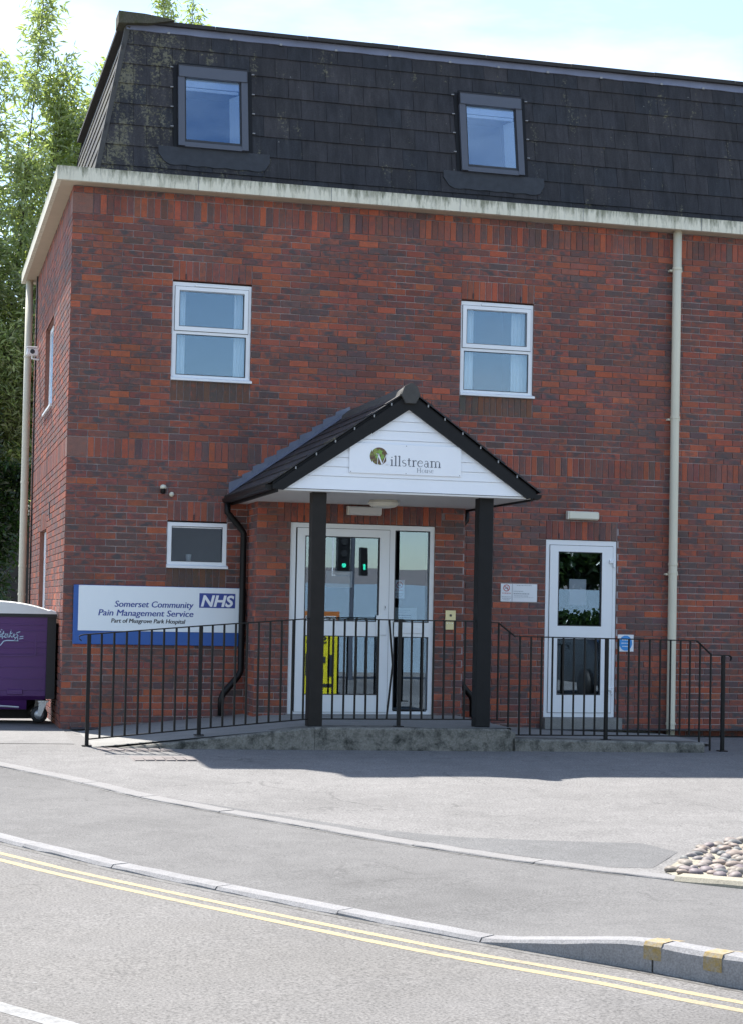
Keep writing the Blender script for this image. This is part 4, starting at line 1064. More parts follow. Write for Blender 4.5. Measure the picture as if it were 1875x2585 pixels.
# ------------------------------------------------------------------ lettering
def text_mesh(body, mat, x0, x1, zbase, y, height=None, shear=0.0, bold=0.0, name='lettering', parent=None, mirror=False, face=-1, fit=True):
    cu = bpy.data.curves.new('t', 'FONT'); cu.body = body; cu.size = 1; cu.shear = shear; cu.offset = bold; cu.extrude = .0; cu.resolution_u = 4
    to = bpy.data.objects.new('t', cu); COL.objects.link(to)
    dg = bpy.context.evaluated_depsgraph_get(); me = bpy.data.meshes.new_from_object(to.evaluated_get(dg))
    bpy.data.objects.remove(to); bpy.data.curves.remove(cu)
    co_ = np.array([v.co[:] for v in me.vertices]); mn, mx = co_.min(0), co_.max(0)
    sx = (x1-x0)/(mx[0]-mn[0]); sz = height/.73 if height else sx        # height is the cap height
    for v in me.vertices:
        X = (v.co.x-mn[0])*sx; Z = v.co.y*sz
        v.co = ((x0+X) if face < 0 else (x1-X), y, zbase+Z)
    me.materials.append(mat); me.update(); me.name = name
    o = bpy.data.objects.new(name, me); COL.objects.link(o); return attach(o, parent)
# big hospital sign
hs = thing('hospital_sign', (1.05, -.03, .93), 'blue and white hospital service sign board on the brick wall', 'sign')
MB().cbox(.107, 2.003, -.045, -.008, .933, 1.585, .004).build('backing_board', M['nhsblue'], hs)
pn = MB().cbox(.160, 1.955, -.052, -.044, 1.083, 1.581, .002).build('panel', M['signwhite'], hs)
YT = -.0535
for k_, (tx, mt, xa, xb, zb, hh) in enumerate((('Somerset Community', 'textblue', .555, 1.428, 1.350, .071), ('Pain Management Service', 'textblue', .378, 1.428, 1.252, .071), ('Part of Musgrove Park Hospital', 'textdark', .520, 1.340, 1.175, .049))):
    for dx, dy in ((0, 0), (.0045, -.0006), (.0022, -.0011)):
        text_mesh(tx, M[mt], xa+dx, xb+dx, zb, YT+dy, hh, .18, 0, parent=pn)
lg = MB().box(1.494, 1.900, -.0545, -.051, 1.357, 1.520).build('emblem', M['textblue'], hs)
text_mesh('NHS', M['purewhite'], 1.512, 1.888, 1.376, -.0565, .125, .22, .034, parent=lg)

# stroke-drawn serif lettering for the house name
def ribbon(m, pts, w, y):
    pts = [Vector(p) for p in pts]; L = []; R = []
    for i, p in enumerate(pts):
        d = (pts[min(i+1, len(pts)-1)]-pts[max(i-1, 0)]).normalized(); n = Vector((-d.y, d.x))
        ww = w[i] if isinstance(w, (list, tuple)) else w
        L.append(p+n*ww/2); R.append(p-n*ww/2)
    k = len(m.v)
    for a, b in zip(L, R): m.v += [(a.x, y, a.y), (b.x, y, b.y)]
    for i in range(len(pts)-1): m.f.append((k+2*i, k+2*i+1, k+2*i+3, k+2*i+2))
def arc(cx, cy, rx, ry, a0, a1, n=10): return [(cx+rx*math.cos(math.radians(a0+(a1-a0)*i/n)), cy+ry*math.sin(math.radians(a0+(a1-a0)*i/n))) for i in range(n+1)]
T, H = .19, .075          # thick and thin strokes at x-height 1
def stem(x, h, flag=True, foot=True):
    s = [([(x, 0), (x, h)], T)]
    if foot: s.append(([(x-.2, .025), (x+.2, .025)], H))
    if flag: s.append(([(x-.2, h-.10), (x, h-.02)], H*1.3))
    return s
GL = {
 'i': (.50, stem(.24, 1)+[([(.16, 1.34), (.30, 1.34)], .14)]), 'l': (.50, stem(.24, 1.62)), 's': (.72, [(arc(.36, .74, .22, .24, 40, 270, 9)+arc(.36, .26, .24, .24, 90, -150, 9), [.06]*4+[.12]*12+[.06]*4)]),
 't': (.62, [([(.26, 1.3), (.26, .2)], T), (arc(.42, .2, .16, .2, 180, 320, 6), .08), ([(.06, .96), (.52, .96)], H)]),
 'r': (.70, stem(.24, 1)+[(arc(.50, .62, .24, .34, 170, 50, 7), [.05, .06, .08, .1, .12, .14, .14, .12])]),
 'e': (.86, [(arc(.44, .5, .34, .48, 20, 330, 18), [.06, .07, .09, .09, .09, .11, .13, .15, .16, .16, .15, .14, .12, .1, .09, .08, .07, .06, .06]), ([(.14, .62), (.74, .62)], H)]),
 'a': (.84, [([(.58, .72), (.58, .12)], T), (arc(.38, .72, .20, .26, 0, 160, 8), .08), (arc(.36, .28, .24, .27, 60, 330, 12), .10), (arc(.70, .12, .12, .12, 180, 300, 5), .07)]),
 'm': (1.60, stem(.24, 1)+stem(.76, .72, False)+stem(1.28, .72, False)+[(arc(.50, .70, .26, .28, 170, 0, 8), .09), (arc(1.02, .70, .26, .28, 170, 0, 8), .09)]),
 'u': (.98, stem(.24, 1, True, False)+stem(.72, 1, True, True)+[(arc(.48, .28, .24, .26, 180, 350, 8), .08)]), 'o': (.94, [(arc(.46, .5, .36, .48, 0, 360, 22), [.15, .12, .09, .06, .05, .05, .05, .06, .09, .12, .15, .15, .15, .12, .09, .06, .05, .05, .05, .06, .09, .12, .15])]),
 'H': (1.45, [([(.28, 0), (.28, 1.45)], T), ([(1.12, 0), (1.12, 1.45)], T), ([(.28, .75), (1.12, .75)], H)]+[([(c-.2, z), (c+.2, z)], H) for c in (.28, 1.12) for z in (.025, 1.425)]),
 'M': (1.9, [([(.30, 0), (.40, 1.5)], .07), ([(.36, 1.5), (.98, .05)], .19), ([(.98, .05), (1.58, 1.5)], .07), ([(1.60, 1.5), (1.66, 0)], .19)]+[([(c-.22, z), (c+.22, z)], .06) for c, z in ((.30, .03), (1.66, .03), (.32, 1.47), (1.66, 1.47))]),
}
def serif(word, mat, x0, x1, zb, y, xh, parent, name='lettering'):
    m = MB(); tot = sum(GL[c][0] for c in word); k = (x1-x0)/tot; cx = 0
    for c in word:
        for pts, w in GL[c][1]: ribbon(m, [(x0+(cx+p[0])*k, zb+p[1]*xh) for p in pts], [q*xh for q in w] if isinstance(w, list) else w*xh, y)
        cx += GL[c][0]
    return m.build(name, mat, parent)
ns = thing('name_sign', (3.155, YF-.02, 2.73), 'white house name plate on the porch gable', 'sign')
np_ = MB().cbox(2.574, 3.736, YF-.020, YF-.0065, 2.733, 3.035, .002).build('plate', M['gablewhite'], ns)
yy = YF-.0215
# emblem: a round green-brown leafy disc with a white M
m, nt, N, L, bs = NM('emblem_print')
cc = mix(nt, ramp(nt, noise(nt, 22, 4, .6), [(.48, 0), (.64, 1)]), (.11, .055, .03), (.24, .30, .06)); L.new(cc, bs.inputs['Base Color']); bs.inputs['Roughness'].default_value = .5
em = MB(); em.poly([(2.871+.088*math.cos(t), yy, 2.909+.088*math.sin(t)) for t in np.linspace(0, 2*math.pi, 33)[:-1]]); eo = em.build('emblem', m, ns)
lf_ = MB()
for px, pz, s, a in ((2.880, 2.948, .034, .5), (2.852, 2.905, .030, 2.2), (2.905, 2.90, .028, -.4)):
    lf_.poly([(px+s*q*math.cos(t+a), yy-.001, pz+s*q*math.sin(t+a)) for t, q in zip(np.linspace(0, 2*math.pi, 11)[:-1], (1, .55)*5)])
lf_.build('leaf_motif', simple('leaf_print', (.20, .36, .06), .5), eo)
serif('M', M['purewhite'], 2.832, 2.972, 2.822, yy-.002, .074, eo)
serif('illstream', M['textgrey'], 2.986, 3.530, 2.817, yy, .064, np_)
serif('House', M['textpale'], 3.264, 3.446, 2.760, yy, .031, np_)
for x in (2.59, 3.155, 3.72):
    for z in (2.745, 3.022): MB().lathe([(.004, 0), (.004, -.003)], (x, YF-.0195, z), 8, 'y').build('screw', M['textdark'], ns)

# small notices
def no_smoking(parent, x, z, r, y):
    m = MB()
    pts = [(x+r*math.cos(t), z+r*math.sin(t)) for t in np.linspace(0, 2*math.pi, 25)]; ribbon(m, pts, r*.24, y); ribbon(m, [(x-r*.68, z+r*.68), (x+r*.68, z-r*.68)], r*.2, y)
    m.build('symbol', M['red'], parent)
    m = MB(); ribbon(m, [(x-r*.5, z-r*.1), (x+r*.5, z-r*.1)], r*.2, y+.0005); ribbon(m, [(x+r*.35, z), (x+r*.2, z+r*.5)], r*.1, y+.0005); m.build('symbol', M['textdark'], parent)
def lines(parent, rows, y, mat):
    m = MB()
    for x0, x1, z, h in rows:
        x = x0; r = random.Random(int(z*1e4))
        while x < x1-.004:
            w = r.uniform(.008, .022); m.quad((x, y, z), (min(x+w, x1), y, z), (min(x+w, x1), y, z+h), (x, y, z+h)); x += w+.005
    m.build('small_print', mat, parent)
t = thing('notice_board', (5.27, -.01, 1.50), 'small white two-part notice on the wall left of the fire door', 'sign')
p_ = MB().box(5.041, 5.491, -.014, -.008, 1.501, 1.711).build('plate', M['paper'], t); MB().box(5.180, 5.184, -.0155, -.013, 1.503, 1.709).build('divider', M['textgrey'], t)
no_smoking(t, 5.112, 1.660, .036, -.0155); lines(t, [(5.06, 5.165, 1.595, .008)], -.0155, M['red'])
lines(t, [(5.055, 5.17, 1.553, .006), (5.06, 5.165, 1.535, .006), (5.075, 5.15, 1.517, .006), (5.24, 5.43, 1.690, .006), (5.20, 5.32, 1.620, .006), (5.20, 5.40, 1.590, .010), (5.21, 5.38, 1.567, .006), (5.20, 5.45, 1.552, .003)], -.0155, M['textpale'])
t = thing('fire_door_notice', (6.62, -.01, .93), 'white notice with a blue disc right of the fire door', 'sign')
MB().box(6.521, 6.724, -.014, -.008, .936, 1.137).build('plate', M['paper'], t)
dm = MB(); dm.poly([(6.622+.083*math.cos(q), -.0155, 1.036+.090*math.sin(q)) for q in np.linspace(0, 2*math.pi, 33)[:-1]]); dm.build('disc', M['skyblue'], t)
lines(t, [(6.575, 6.67, 1.068, .010), (6.568, 6.676, 1.030, .010), (6.58, 6.664, .992, .010)], -.0165, M['signwhite'])
t = thing('no_smoking_notice', (3.67, Yd-.01, 1.55), 'white no smoking notice inside the entrance side light', 'sign')
MB().box(3.600, 3.722, Yd+.0275, Yd+.030, 1.506, 1.712).build('plate', M['paper'], t); no_smoking(t, 3.661, 1.655, .034, Yd+.0265)
lines(t, [(3.612, 3.71, 1.595, .007)], Yd+.0265, M['red']); lines(t, [(3.615, 3.708, 1.556, .005), (3.615, 3.70, 1.540, .005), (3.63, 3.69, 1.522, .005)], Yd+.0265, M['textgrey'])
t = thing('paper_notice', (3.72, Yd, 1.27), 'pale paper notice low in the entrance side light', 'sign')
MB().box(3.615, 3.87, Yd+.028, Yd+.030, 1.262, 1.402).build('sheet', simple('grey_paper', (.42, .46, .45), .7), t)
lines(t, [(3.63, 3.80, 1.372, .006), (3.64, 3.76, 1.350, .006), (3.66, 3.80, 1.31, .012), (3.655, 3.81, 1.284, .012)], Yd+.0275, M['textgrey'])
t = thing('paper_notice', (2.96, Yd, 1.62), 'blank white paper sheet in the upper pane of the entrance door', 'sign')
MB().box(2.82, 3.12, Yd+.012, Yd+.014, 1.615, 1.795).build('sheet', simple('thin_paper', (.5, .52, .53), .7), t)
t = thing('paper_notice', (6.04, .0, 1.48), 'white paper sheet in the upper pane of the fire door', 'sign')
MB().box(5.908, 6.122, Y2+.012, Y2+.014, 1.478, 1.785).build('sheet', simple('thin_paper_b', (.52, .56, .60), .7), t)
# keypads
for (x0, x1, z0, z1), lab in (((4.184, 4.305, 1.269, 1.384), 'upper brass entry plate on the lobby brickwork'), ((4.186, 4.284, 1.164, 1.257), 'lower brass entry plate with buttons on the lobby brickwork')):
    t = thing('entry_plate', (x0, -.62, z0), lab, 'intercom', 'brass entry plates')
    MB().cbox(x0, x1, -.622, -.607, z0, z1, .003).build('plate', M['brass'], t); cx, cz = (x0+x1)/2, (z0+z1)/2
    if z0 > 1.2: MB().cbox(cx-.013, cx+.013, -.628, -.621, cz-.013, cz+.013, .003).build('button', M['textdark'], t)
    else:
        for dx in (-.03, 0, .03): MB().lathe([(.006, 0), (.006, -.004)], (cx+dx, -.621, z1-.02), 8, 'y').build('button', M['paper'], t)
# lights
for (x0, x1, y, z0, z1), lab in (((3.026, 3.408, -.607, 2.418, 2.517), 'grey bulkhead light box above the entrance door'), ((5.836, 6.235, -.008, 2.486, 2.587), 'cream bulkhead light box above the fire door')):
    t = thing('bulkhead_light', ((x0+x1)/2, y, z0), lab, 'light')
    MB().cbox(x0, x1, y-.03, y, z0, z1, .004).build('back_box', M['cream'] if x0 > 5 else M['whitesoff'], t); MB().cbox(x0+.012, x1-.004, y-.085, y-.028, z0+.004, z1-.004, .012).build('diffuser', M['cream'] if x0 > 5 else M['whitesoff'], t)
    MB().cbox(x0, x0+.012, y-.082, y-.028, z0+.002, z1-.002, .003).build('end_cap', M['lamp'], t)
t = thing('ceiling_light', (3.207, -1.5, 2.53), 'round cream ceiling light under the porch', 'light')
MB().lathe([(.150, 0), (.150, -.018), (.165, -.022), (.165, -.038), (.150, -.042)], (3.207, -1.5, 2.534), 32).build('base', M['lamp'], t, True)
MB().lathe([(.150, -.040), (.142, -.058), (.115, -.072), (.07, -.080), (.01, -.083)], (3.207, -1.5, 2.534), 32).build('diffuser', M['lamp'], t, True)
# sensors
t = thing('movement_sensor', (1.061, -.05, 2.6), 'white-topped black movement sensor above the small window', 'sensor')
MB().lathe([(.034, 0), (.036, .018), (.031, .034), (.018, .044), (.002, .047)], (1.061, -.055, 2.672), 18).build('dome', M['cream'], t, True)
MB().lathe([(.020, -.055), (.028, -.045), (.030, -.004), (.030, 0)], (1.061, -.055, 2.672), 16).build('housing', M['black'], t, True); MB().box(1.050, 1.072, -.05, -.006, 2.625, 2.66).build('bracket', M['black'], t)
t = thing('round_sensor', (1.16, -.03, 2.59), 'small cream ball sensor beside the black one', 'sensor')
MB().lathe([(.004, -.056), (.018, -.050), (.027, -.036), (.028, -.020), (.020, -.008), (.014, -.007)], (1.16, 0, 2.615), 18, 'y').build('ball', M['cream'], t, True)
t = thing('security_camera', (-.02, 5.0, 4.75), 'white security camera on the side wall beside the back drainpipe', 'camera')
MB().cbox(-.175, -.015, 4.92, 5.05, 4.785, 4.885, .012).build('body', M['pvc'], t); MB().cbox(-.185, -.03, 4.89, 5.06, 4.885, 4.90, .004).build('sun_shield', M['pvc'], t)
MB().tube([(-.10, 4.98, 4.785), (-.10, 4.98, 4.745), (-.03, 4.98, 4.735), (.0, 4.98, 4.735)], .014, 8).build('bracket', M['pvc'], t); MB().lathe([(.032, 0), (.032, -.006)], (-.10, 4.92, 4.835), 14, 'y').build('lens', M['textdark'], t)

# ------------------------------------------------------------------ waste bin
B = thing('waste_bin', (-.72, 1.0, .02), 'purple four-wheeled waste bin with pale lid at the corner', 'bin')
bx0, bx1, by0, by1 = -1.40, -.045, .50, 1.45
m = MB(); lev = [(.285, .10), (.33, .055), (.80, .030), (1.215, .0)]
for z, k in lev: m.v += [(bx0+k, by0+k, z), (bx1-k, by0+k, z), (bx1-k, by1-k, z), (bx0+k, by1-k, z)]
for i in range(len(lev)-1):
    for j in range(4): a = i*4+j; b = i*4+(j+1) % 4; m.f.append((a, b, b+4, a+4))
m.f.append((0, 3, 2, 1)); m.f.append((12, 13, 14, 15)); m.build('body', M['purple'], B)
def fy(z): # front face y at height z
    return by0+np.interp(z, [.285, .33, .80, 1.215], [.10, .055, .03, 0])
for z in (.40, .525, .655, .80, .87, .94, 1.06, 1.13): MB().prism([(fy(z)-.006, z-.006), (fy(z)-.006, z+.004), (fy(z)+.02, z+.012), (fy(z)+.02, z-.014)], 'x', bx0+.05, bx1-.10).build('rib', M['purple'], B)
MB().box(bx0+.2, -.245, fy(.78)-.014, fy(.78)+.01, .775, .790).build('rib', M['purple'], B); MB().box(-.262, -.245, fy(.9)-.012, fy(.9)+.01, .785, 1.05).build('rib', M['purple'], B)
MB().cbox(-.55, -.38, fy(.36)-.016, fy(.36)+.02, .345, .405, .006).build('handle_pocket', M['purple'], B)
MB().box(bx1-.085, bx1+.012, by0-.012, by1, .30, 1.235).build('dark_band', M['rubber'], B)  # black band down the right-hand end of the body
MB().box(bx0-.01, bx1+.02, by0-.025, by1+.02, 1.215, 1.255).build('rim', M['rubber'], B)
MB().prism([(by0+.11, .30), (by0+.16, .175), (by1-.1, .13), (by1-.06, .30)], 'x', bx0+.1, -.33).build('under_tray', M['purple'], B)
MB().box(bx0+.05, bx1-.02, by1-.14, by1-.10, .03, .31).build('gap_blocker', M['rubber'], B)  # added dark panel: hides the bright gap so the underside reads as shade
m = MB(); N_ = 18
for i in range(N_+1):
    t = i/N_; x = bx0-.01+(bx1+.025-bx0)*t; z = 1.256+.125*max(0, 1-abs(2*t-1)**2.2)
    m.v += [(x, by0-.03, z), (x, by0+.02, z+.012), (x, by1, z+.016), (x, by0-.03, 1.252), (x, by1, 1.252)]
for i in range(N_): a = i*5; m.f += [(a, a+5, a+6, a+1), (a+1, a+6, a+7, a+2), (a+3, a+8, a+5, a), (a+2, a+7, a+9, a+4)]
m.f += [(0, 1, 2, 4, 3), tuple(N_*5+i for i in (3, 4, 2, 1, 0))]
m.build('lid', M['lid'], B)
MB().tube([(bx1-.10, by0-.01, 1.275), (bx1-.05, by0-.02, 1.292), (bx1+.0, by0-.02, 1.272), (bx1+.018, by0-.01, 1.235)], .011, 8).build('lid_catch', M['pvc'], B)
for x in (bx0+.16, -.185):
    for y in (by0+.16, by1-.15):
        wo = MB().lathe([(.03, -.022), (.086, -.022), (.095, -.012), (.095, .012), (.086, .022), (.03, .022)], (x, y, .118), 22, 'y').build('wheel', M['rubber'], B, True)
        MB().lathe([(.012, -.030), (.055, -.027), (.055, .027), (.012, .030)], (x, y, .118), 18, 'y').build('hub', M['steel'], wo, True)
        f = MB()
        for yy_ in (y-.040, y+.032): f.prism([(x-.022, .10), (x+.020, .10), (x+.085, .262), (x-.005, .262)], 'y', yy_, yy_+.007)
        f.box(x-.02, x+.10, y-.05, y+.05, .258, .275); f.build('castor_fork', M['steel'], B)
MB().tube([(-.95, by0+.05, .225), (-.56, by0+.02, .215), (-.42, by0+.02, .205)], .012, 8).build('brake_bar', M['steel'], B)
# sprayed tag
gm_ = MB(); fy0 = fy(1.0)-.010
def gp(a): return [(-.66+(x)*.0009, 1.0+(680-z)*.0009) for x, z in a]
for a, w in (([(0, 690), (10, 640), (30, 605), (55, 615), (60, 650), (30, 668), (0, 672)], .012), ([(40, 640), (45, 715)], .010), ([(5, 690), (60, 690), (95, 700)], .010), ([(70, 690), (85, 650), (100, 655), (95, 690), (110, 645), (112, 700)], .008), ([(125, 700), (150, 605)], .010), ([(130, 665), (165, 640)], .008), ([(135, 668), (165, 700)], .008), ([(170, 690), (185, 650), (200, 660), (180, 685), (200, 705)], .008), ([(215, 640), (260, 625)], .008), ([(215, 650), (235, 680), (205, 700), (190, 735), (235, 740), (225, 680)], .009), ([(20, 800), (60, 745), (100, 735), (230, 738)], .011), ([(255, 690), (300, 680)], .008), ([(250, 715), (300, 705)], .008)):
    ribbon(gm_, gp(a), w, fy0)
gm_.build('graffiti', M['tag'], B)

# ------------------------------------------------------------------ trees and what stands behind
def leaves_mesh(P, D, Ln, Wd):
    n = len(P); D = D/np.linalg.norm(D, axis=1, keepdims=True)
    a = rng.normal(size=(n, 3)); s = np.cross(D, a); s /= np.linalg.norm(s, axis=1, keepdims=True)
    nn = np.cross(D, s)
    mid = P+D*(Ln*.45)[:, None]
    V = np.stack([P, mid+s*(Wd*.5)[:, None]+nn*(Wd*.25)[:, None], P+D*Ln[:, None]-np.array([0, 0, 1])*(Ln*.12)[:, None], mid-s*(Wd*.5)[:, None]+nn*(Wd*.25)[:, None]], 1).reshape(-1, 3)
    F = (np.arange(n)[:, None]*4+np.array([[0, 1, 2, 0, 2, 3]])).reshape(-1, 3)
    me = bpy.data.meshes.new('leaves'); me.vertices.add(len(V)); me.vertices.foreach_set('co', V.astype(np.float32).ravel())
    me.loops.add(F.size); me.loops.foreach_set('vertex_index', F.astype(np.int32).ravel())
    me.polygons.add(len(F)); me.polygons.foreach_set('loop_start', np.arange(0, F.size, 3, dtype=np.int32)); me.update(calc_edges=True); me.validate()
    return me
def tree(name, label, base, leaders, mat, twigs_per=60, leaves_per=22, llen=.15, lw=.034, tw=(.35, .95), trunk_r=.22, fork=2.2):
    t = thing(name, base, label, 'tree', 'trees behind the building')
    bx, by, bz = base; b0 = Vector(base); tm = MB(); bmesh_ = MB()
    fk = b0+Vector((0, 0, fork)); tm.tube([b0-Vector((0, 0, .2)), b0+Vector((.03, 0, fork*.5)), fk], [trunk_r*1.2, trunk_r, trunk_r*.85], 10)
    TP, TD = [], []
    for (x, y, z, rad) in leaders:
        e = Vector((x, y, z)); c1 = fk+(e-fk)*.3+Vector(((x-bx)*.25, (y-by)*.25, -.2)); c2 = fk+(e-fk)*.7+Vector(((x-bx)*.18, (y-by)*.18, .1))
        pts = []
        for i in range(9):
            s = i/8; pts.append(fk*(1-s)**3+c1*3*s*(1-s)**2+c2*3*s*s*(1-s)+e*s**3)
        bmesh_.tube(pts, [max(.008, trunk_r*.34*(1-i/8.3)**1.3) for i in range(9)], 7)
        k = int(twigs_per*(.5+rad*.6))
        for _ in range(k):
            s = rng.uniform(.22, 1.0)**.8; i = min(int(s*8), 7); f = s*8-i; p = pts[i]*(1-f)+pts[i+1]*f
            a = rng.uniform(0, 2*math.pi); R_ = rad*(1.05-s*.75)
            d = Vector((math.cos(a), math.sin(a), rng.uniform(-.1, .9))); L = R_*rng.uniform(*tw)
            q = [p, p+d*L*.5+Vector((0, 0, .06*L)), p+d*L+Vector((0, 0, -.10*L))]
            bmesh_.tube(q, [.010, .006, .003], 3, False)
            for j in range(leaves_per):
                u = rng.uniform(.12, 1.0); w = (q[0]*(1-u)**2+q[1]*2*u*(1-u)+q[2]*u*u)
                TP.append(w+Vector(rng.normal(size=3)*.10)); dd = d*.6+Vector(rng.normal(size=3)*.6)+Vector((0, 0, -.35)); TD.append(dd)
    P = np.array([v[:] for v in TP]); D = np.array([v[:] for v in TD]); n = len(P)
    me = leaves_mesh(P, D, llen*rng.uniform(.7, 1.25, n), lw*rng.uniform(.8, 1.25, n)); me.materials.append(mat)
    crown = bpy.data.objects.new('crown', me); COL.objects.link(crown); attach(crown, t)
    tm.build('trunk', M['bark'], t, True); bmesh_.build('branches', M['bark'], t, True)
    return t
tree('willow_tree', 'tall pale green willow tree rising behind the left side of the building', (-.9, 13.0, 0),
     [(.45, 13.2, 12.7, 1.15), (-.35, 12.6, 11.3, 1.3), (.95, 13.6, 10.9, 1.3), (1.6, 13.2, 11.4, 1.0), (-1.4, 13.2, 10.3, 1.4), (.2, 12.0, 9.3, 1.5), (1.1, 12.4, 9.0, 1.4), (1.3, 12.8, 10.3, 1.5), (1.9, 12.8, 9.2, 1.5), (.9, 13.2, 11.5, 1.3), (-.9, 13.0, 11.6, 1.2), (2.3, 13.2, 10.9, 1.2), (1.5, 12.2, 7.6, 1.4), (-.5, 11.6, 7.8, 1.5), (.5, 11.4, 7.2, 1.5), (-1.6, 12.2, 7.4, 1.4), (-.2, 11.2, 5.9, 1.5), (.7, 11.6, 5.4, 1.4), (-1.2, 11.3, 5.2, 1.5), (2.2, 13.6, 9.8, 1.2)], M['leaf'], twigs_per=108, leaves_per=25, llen=.17, lw=.038)
tree('willow_tree', 'willow tree whose top shows above the left end of the roof', (3.0, 16.2, 0),
     [(3.05, 16.0, 14.15, .75), (3.7, 16.3, 14.0, .7), (2.5, 15.8, 13.1, .9), (4.2, 16.5, 12.6, 1.0), (2.0, 15.6, 11.9, 1.1), (3.2, 16.6, 11.2, 1.3), (1.2, 15.8, 10.6, 1.2)], M['leaf'], twigs_per=90, leaves_per=24, llen=.17, lw=.042)
tree('shade_bush', 'dense bush added with dark leaves for the shade below the willow', (-1.2, 10.6, 0),
     [(-1.0, 10.4, 4.6, 1.1), (-.5, 10.3, 4.0, 1.1), (-1.7, 10.6, 4.3, 1.1), (-.9, 9.9, 3.0, 1.0), (-.3, 10.2, 2.6, 1.0), (-1.6, 10.0, 2.6, 1.0), (-.7, 10.8, 5.2, 1.0), (0.1, 10.5, 3.6, .9)], M['leafdark'], twigs_per=80, leaves_per=26, llen=.13, lw=.05, trunk_r=.1, fork=.5)  # added bush: dark leaf colour stands for the shade under the canopy
sh = thing('shed', (-1.5, 15.5, 0), 'dark low outbuilding under the trees behind the bin', 'building')
MB().box(-6, 2.5, 15.5, 19, -.2, 3.1).build('wall', M['darkwall'], sh)
w_ = MB().ring(-1.15, -.52, 1.02, 1.62, .05, 15.44, 15.5).build('window', M['pipe'], sh); MB().box(-1.1, -.57, 15.47, 15.49, 1.07, 1.57).build('pane', M['glass'], w_)
MB().prism([(15.2, 3.1), (19.3, 3.1), (17.2, 4.3)], 'x', -6.2, 2.7).build('roof', M['cap'], sh)

# ------------------------------------------------------------------ cobble bed
def cob_zone(x, y):
    d = min((x-q[0])**2+(y-q[1])**2 for q in EDGE)**.5
    i = nearest(EDGE, (x, y)); a = Vector(EDGE[max(i-1, 0)]); b = Vector(EDGE[min(i+1, len(EDGE)-1)]); t = (b-a).normalized(); side = -t.y*(x-EDGE[i][0])+t.x*(y-EDGE[i][1])
    if side < .17: return False
    # back boundary: runs from the tip towards the upper right
    bnd = [(2.88, -9.56), (3.03, -9.32), (3.25, -9.03), (3.53, -8.68), (3.87, -8.44), (4.2, -8.36), (6.5, -8.3)]
    for (x0, y0), (x1, y1) in zip(bnd, bnd[1:]):
        if x0 <= x < x1: return y < y0+(y1-y0)*(x-x0)/(x1-x0)
    return False
cbm = MB(); xs = np.linspace(2.86, 5.6, 29); top = [(2.85, -9.54), (3.01, -9.28), (3.23, -8.99), (3.51, -8.64), (3.87, -8.40), (4.2, -8.30), (6.5, -8.25)]
EI = offset(EDGE, .09)
for x in xs:
    yt = np.interp(x, [q[0] for q in top], [q[1] for q in top]); eb = [q for q in EI if 2 < q[0] < 8]; yb = np.interp(x, [q[0] for q in eb], [q[1] for q in eb])
    for t in (0, .06, .5, 1): y = yt*(1-t)+yb*t; cbm.v.append((x, y, g(x, y)+(.004 if t == 0 or x < 2.9 else .022)))
for i in range(len(xs)-1):
    for j in range(3): a = i*4+j; cbm.f.append((a, a+1, a+5, a+4))
cb = tag(cbm.build('cobble_bed', M['bed']), kind='structure')
CC = [(.21, .175, .14), (.19, .172, .150), (.15, .138, .125), (.23, .20, .165), (.135, .132, .132), (.205, .172, .145), (.18, .158, .128)]
cob = []
for v in range(10):
    r = random.Random(v+50); bm = bmesh.new(); bmesh.ops.create_icosphere(bm, subdivisions=2, radius=1)
    ph = [r.uniform(0, 6) for _ in range(6)]
    for q in bm.verts:
        d = q.co.normalized(); k = 1+.10*math.sin(2.1*d.x+ph[0])+.08*math.sin(2.7*d.y+ph[1])+.07*math.sin(3.1*d.z+ph[2])+.05*math.sin(4*d.x*d.y+ph[3]); q.co = d*k
    me = bpy.data.meshes.new('cobble'); bm.to_mesh(me); bm.free(); c = CC[v % 7]
    for p in me.polygons: p.use_smooth = True
    set_attr(me, 'bc', [(*[x*r.uniform(.92, 1.08) for x in c], 1)]*len(me.vertices)); me.materials.append(M['cobble']); cob.append(me)
pts = []; r = random.Random(21); tries = 0
while len(pts) < 295 and tries < 26000:
    tries += 1; x = r.uniform(2.8, 4.4); y = r.uniform(-11.8, -8.3)
    if not cob_zone(x, y): continue
    if any((x-q[0])**2+(y-q[1])**2 < .077**2 for q in pts): continue
    pts.append((x, y))
for x, y in pts:
    o = bpy.data.objects.new('cobble', r.choice(cob)); COL.objects.link(o); s = r.uniform(.031, .046)
    o.location = (x, y, g(x, y)+.020+s*.02); o.scale = (s*r.uniform(1.0, 1.5), s*r.uniform(.85, 1.1), s*r.uniform(.55, .85)); o.rotation_euler = (r.uniform(-.25, .25), r.uniform(-.25, .25), r.uniform(0, 3.1)); o.parent = cb

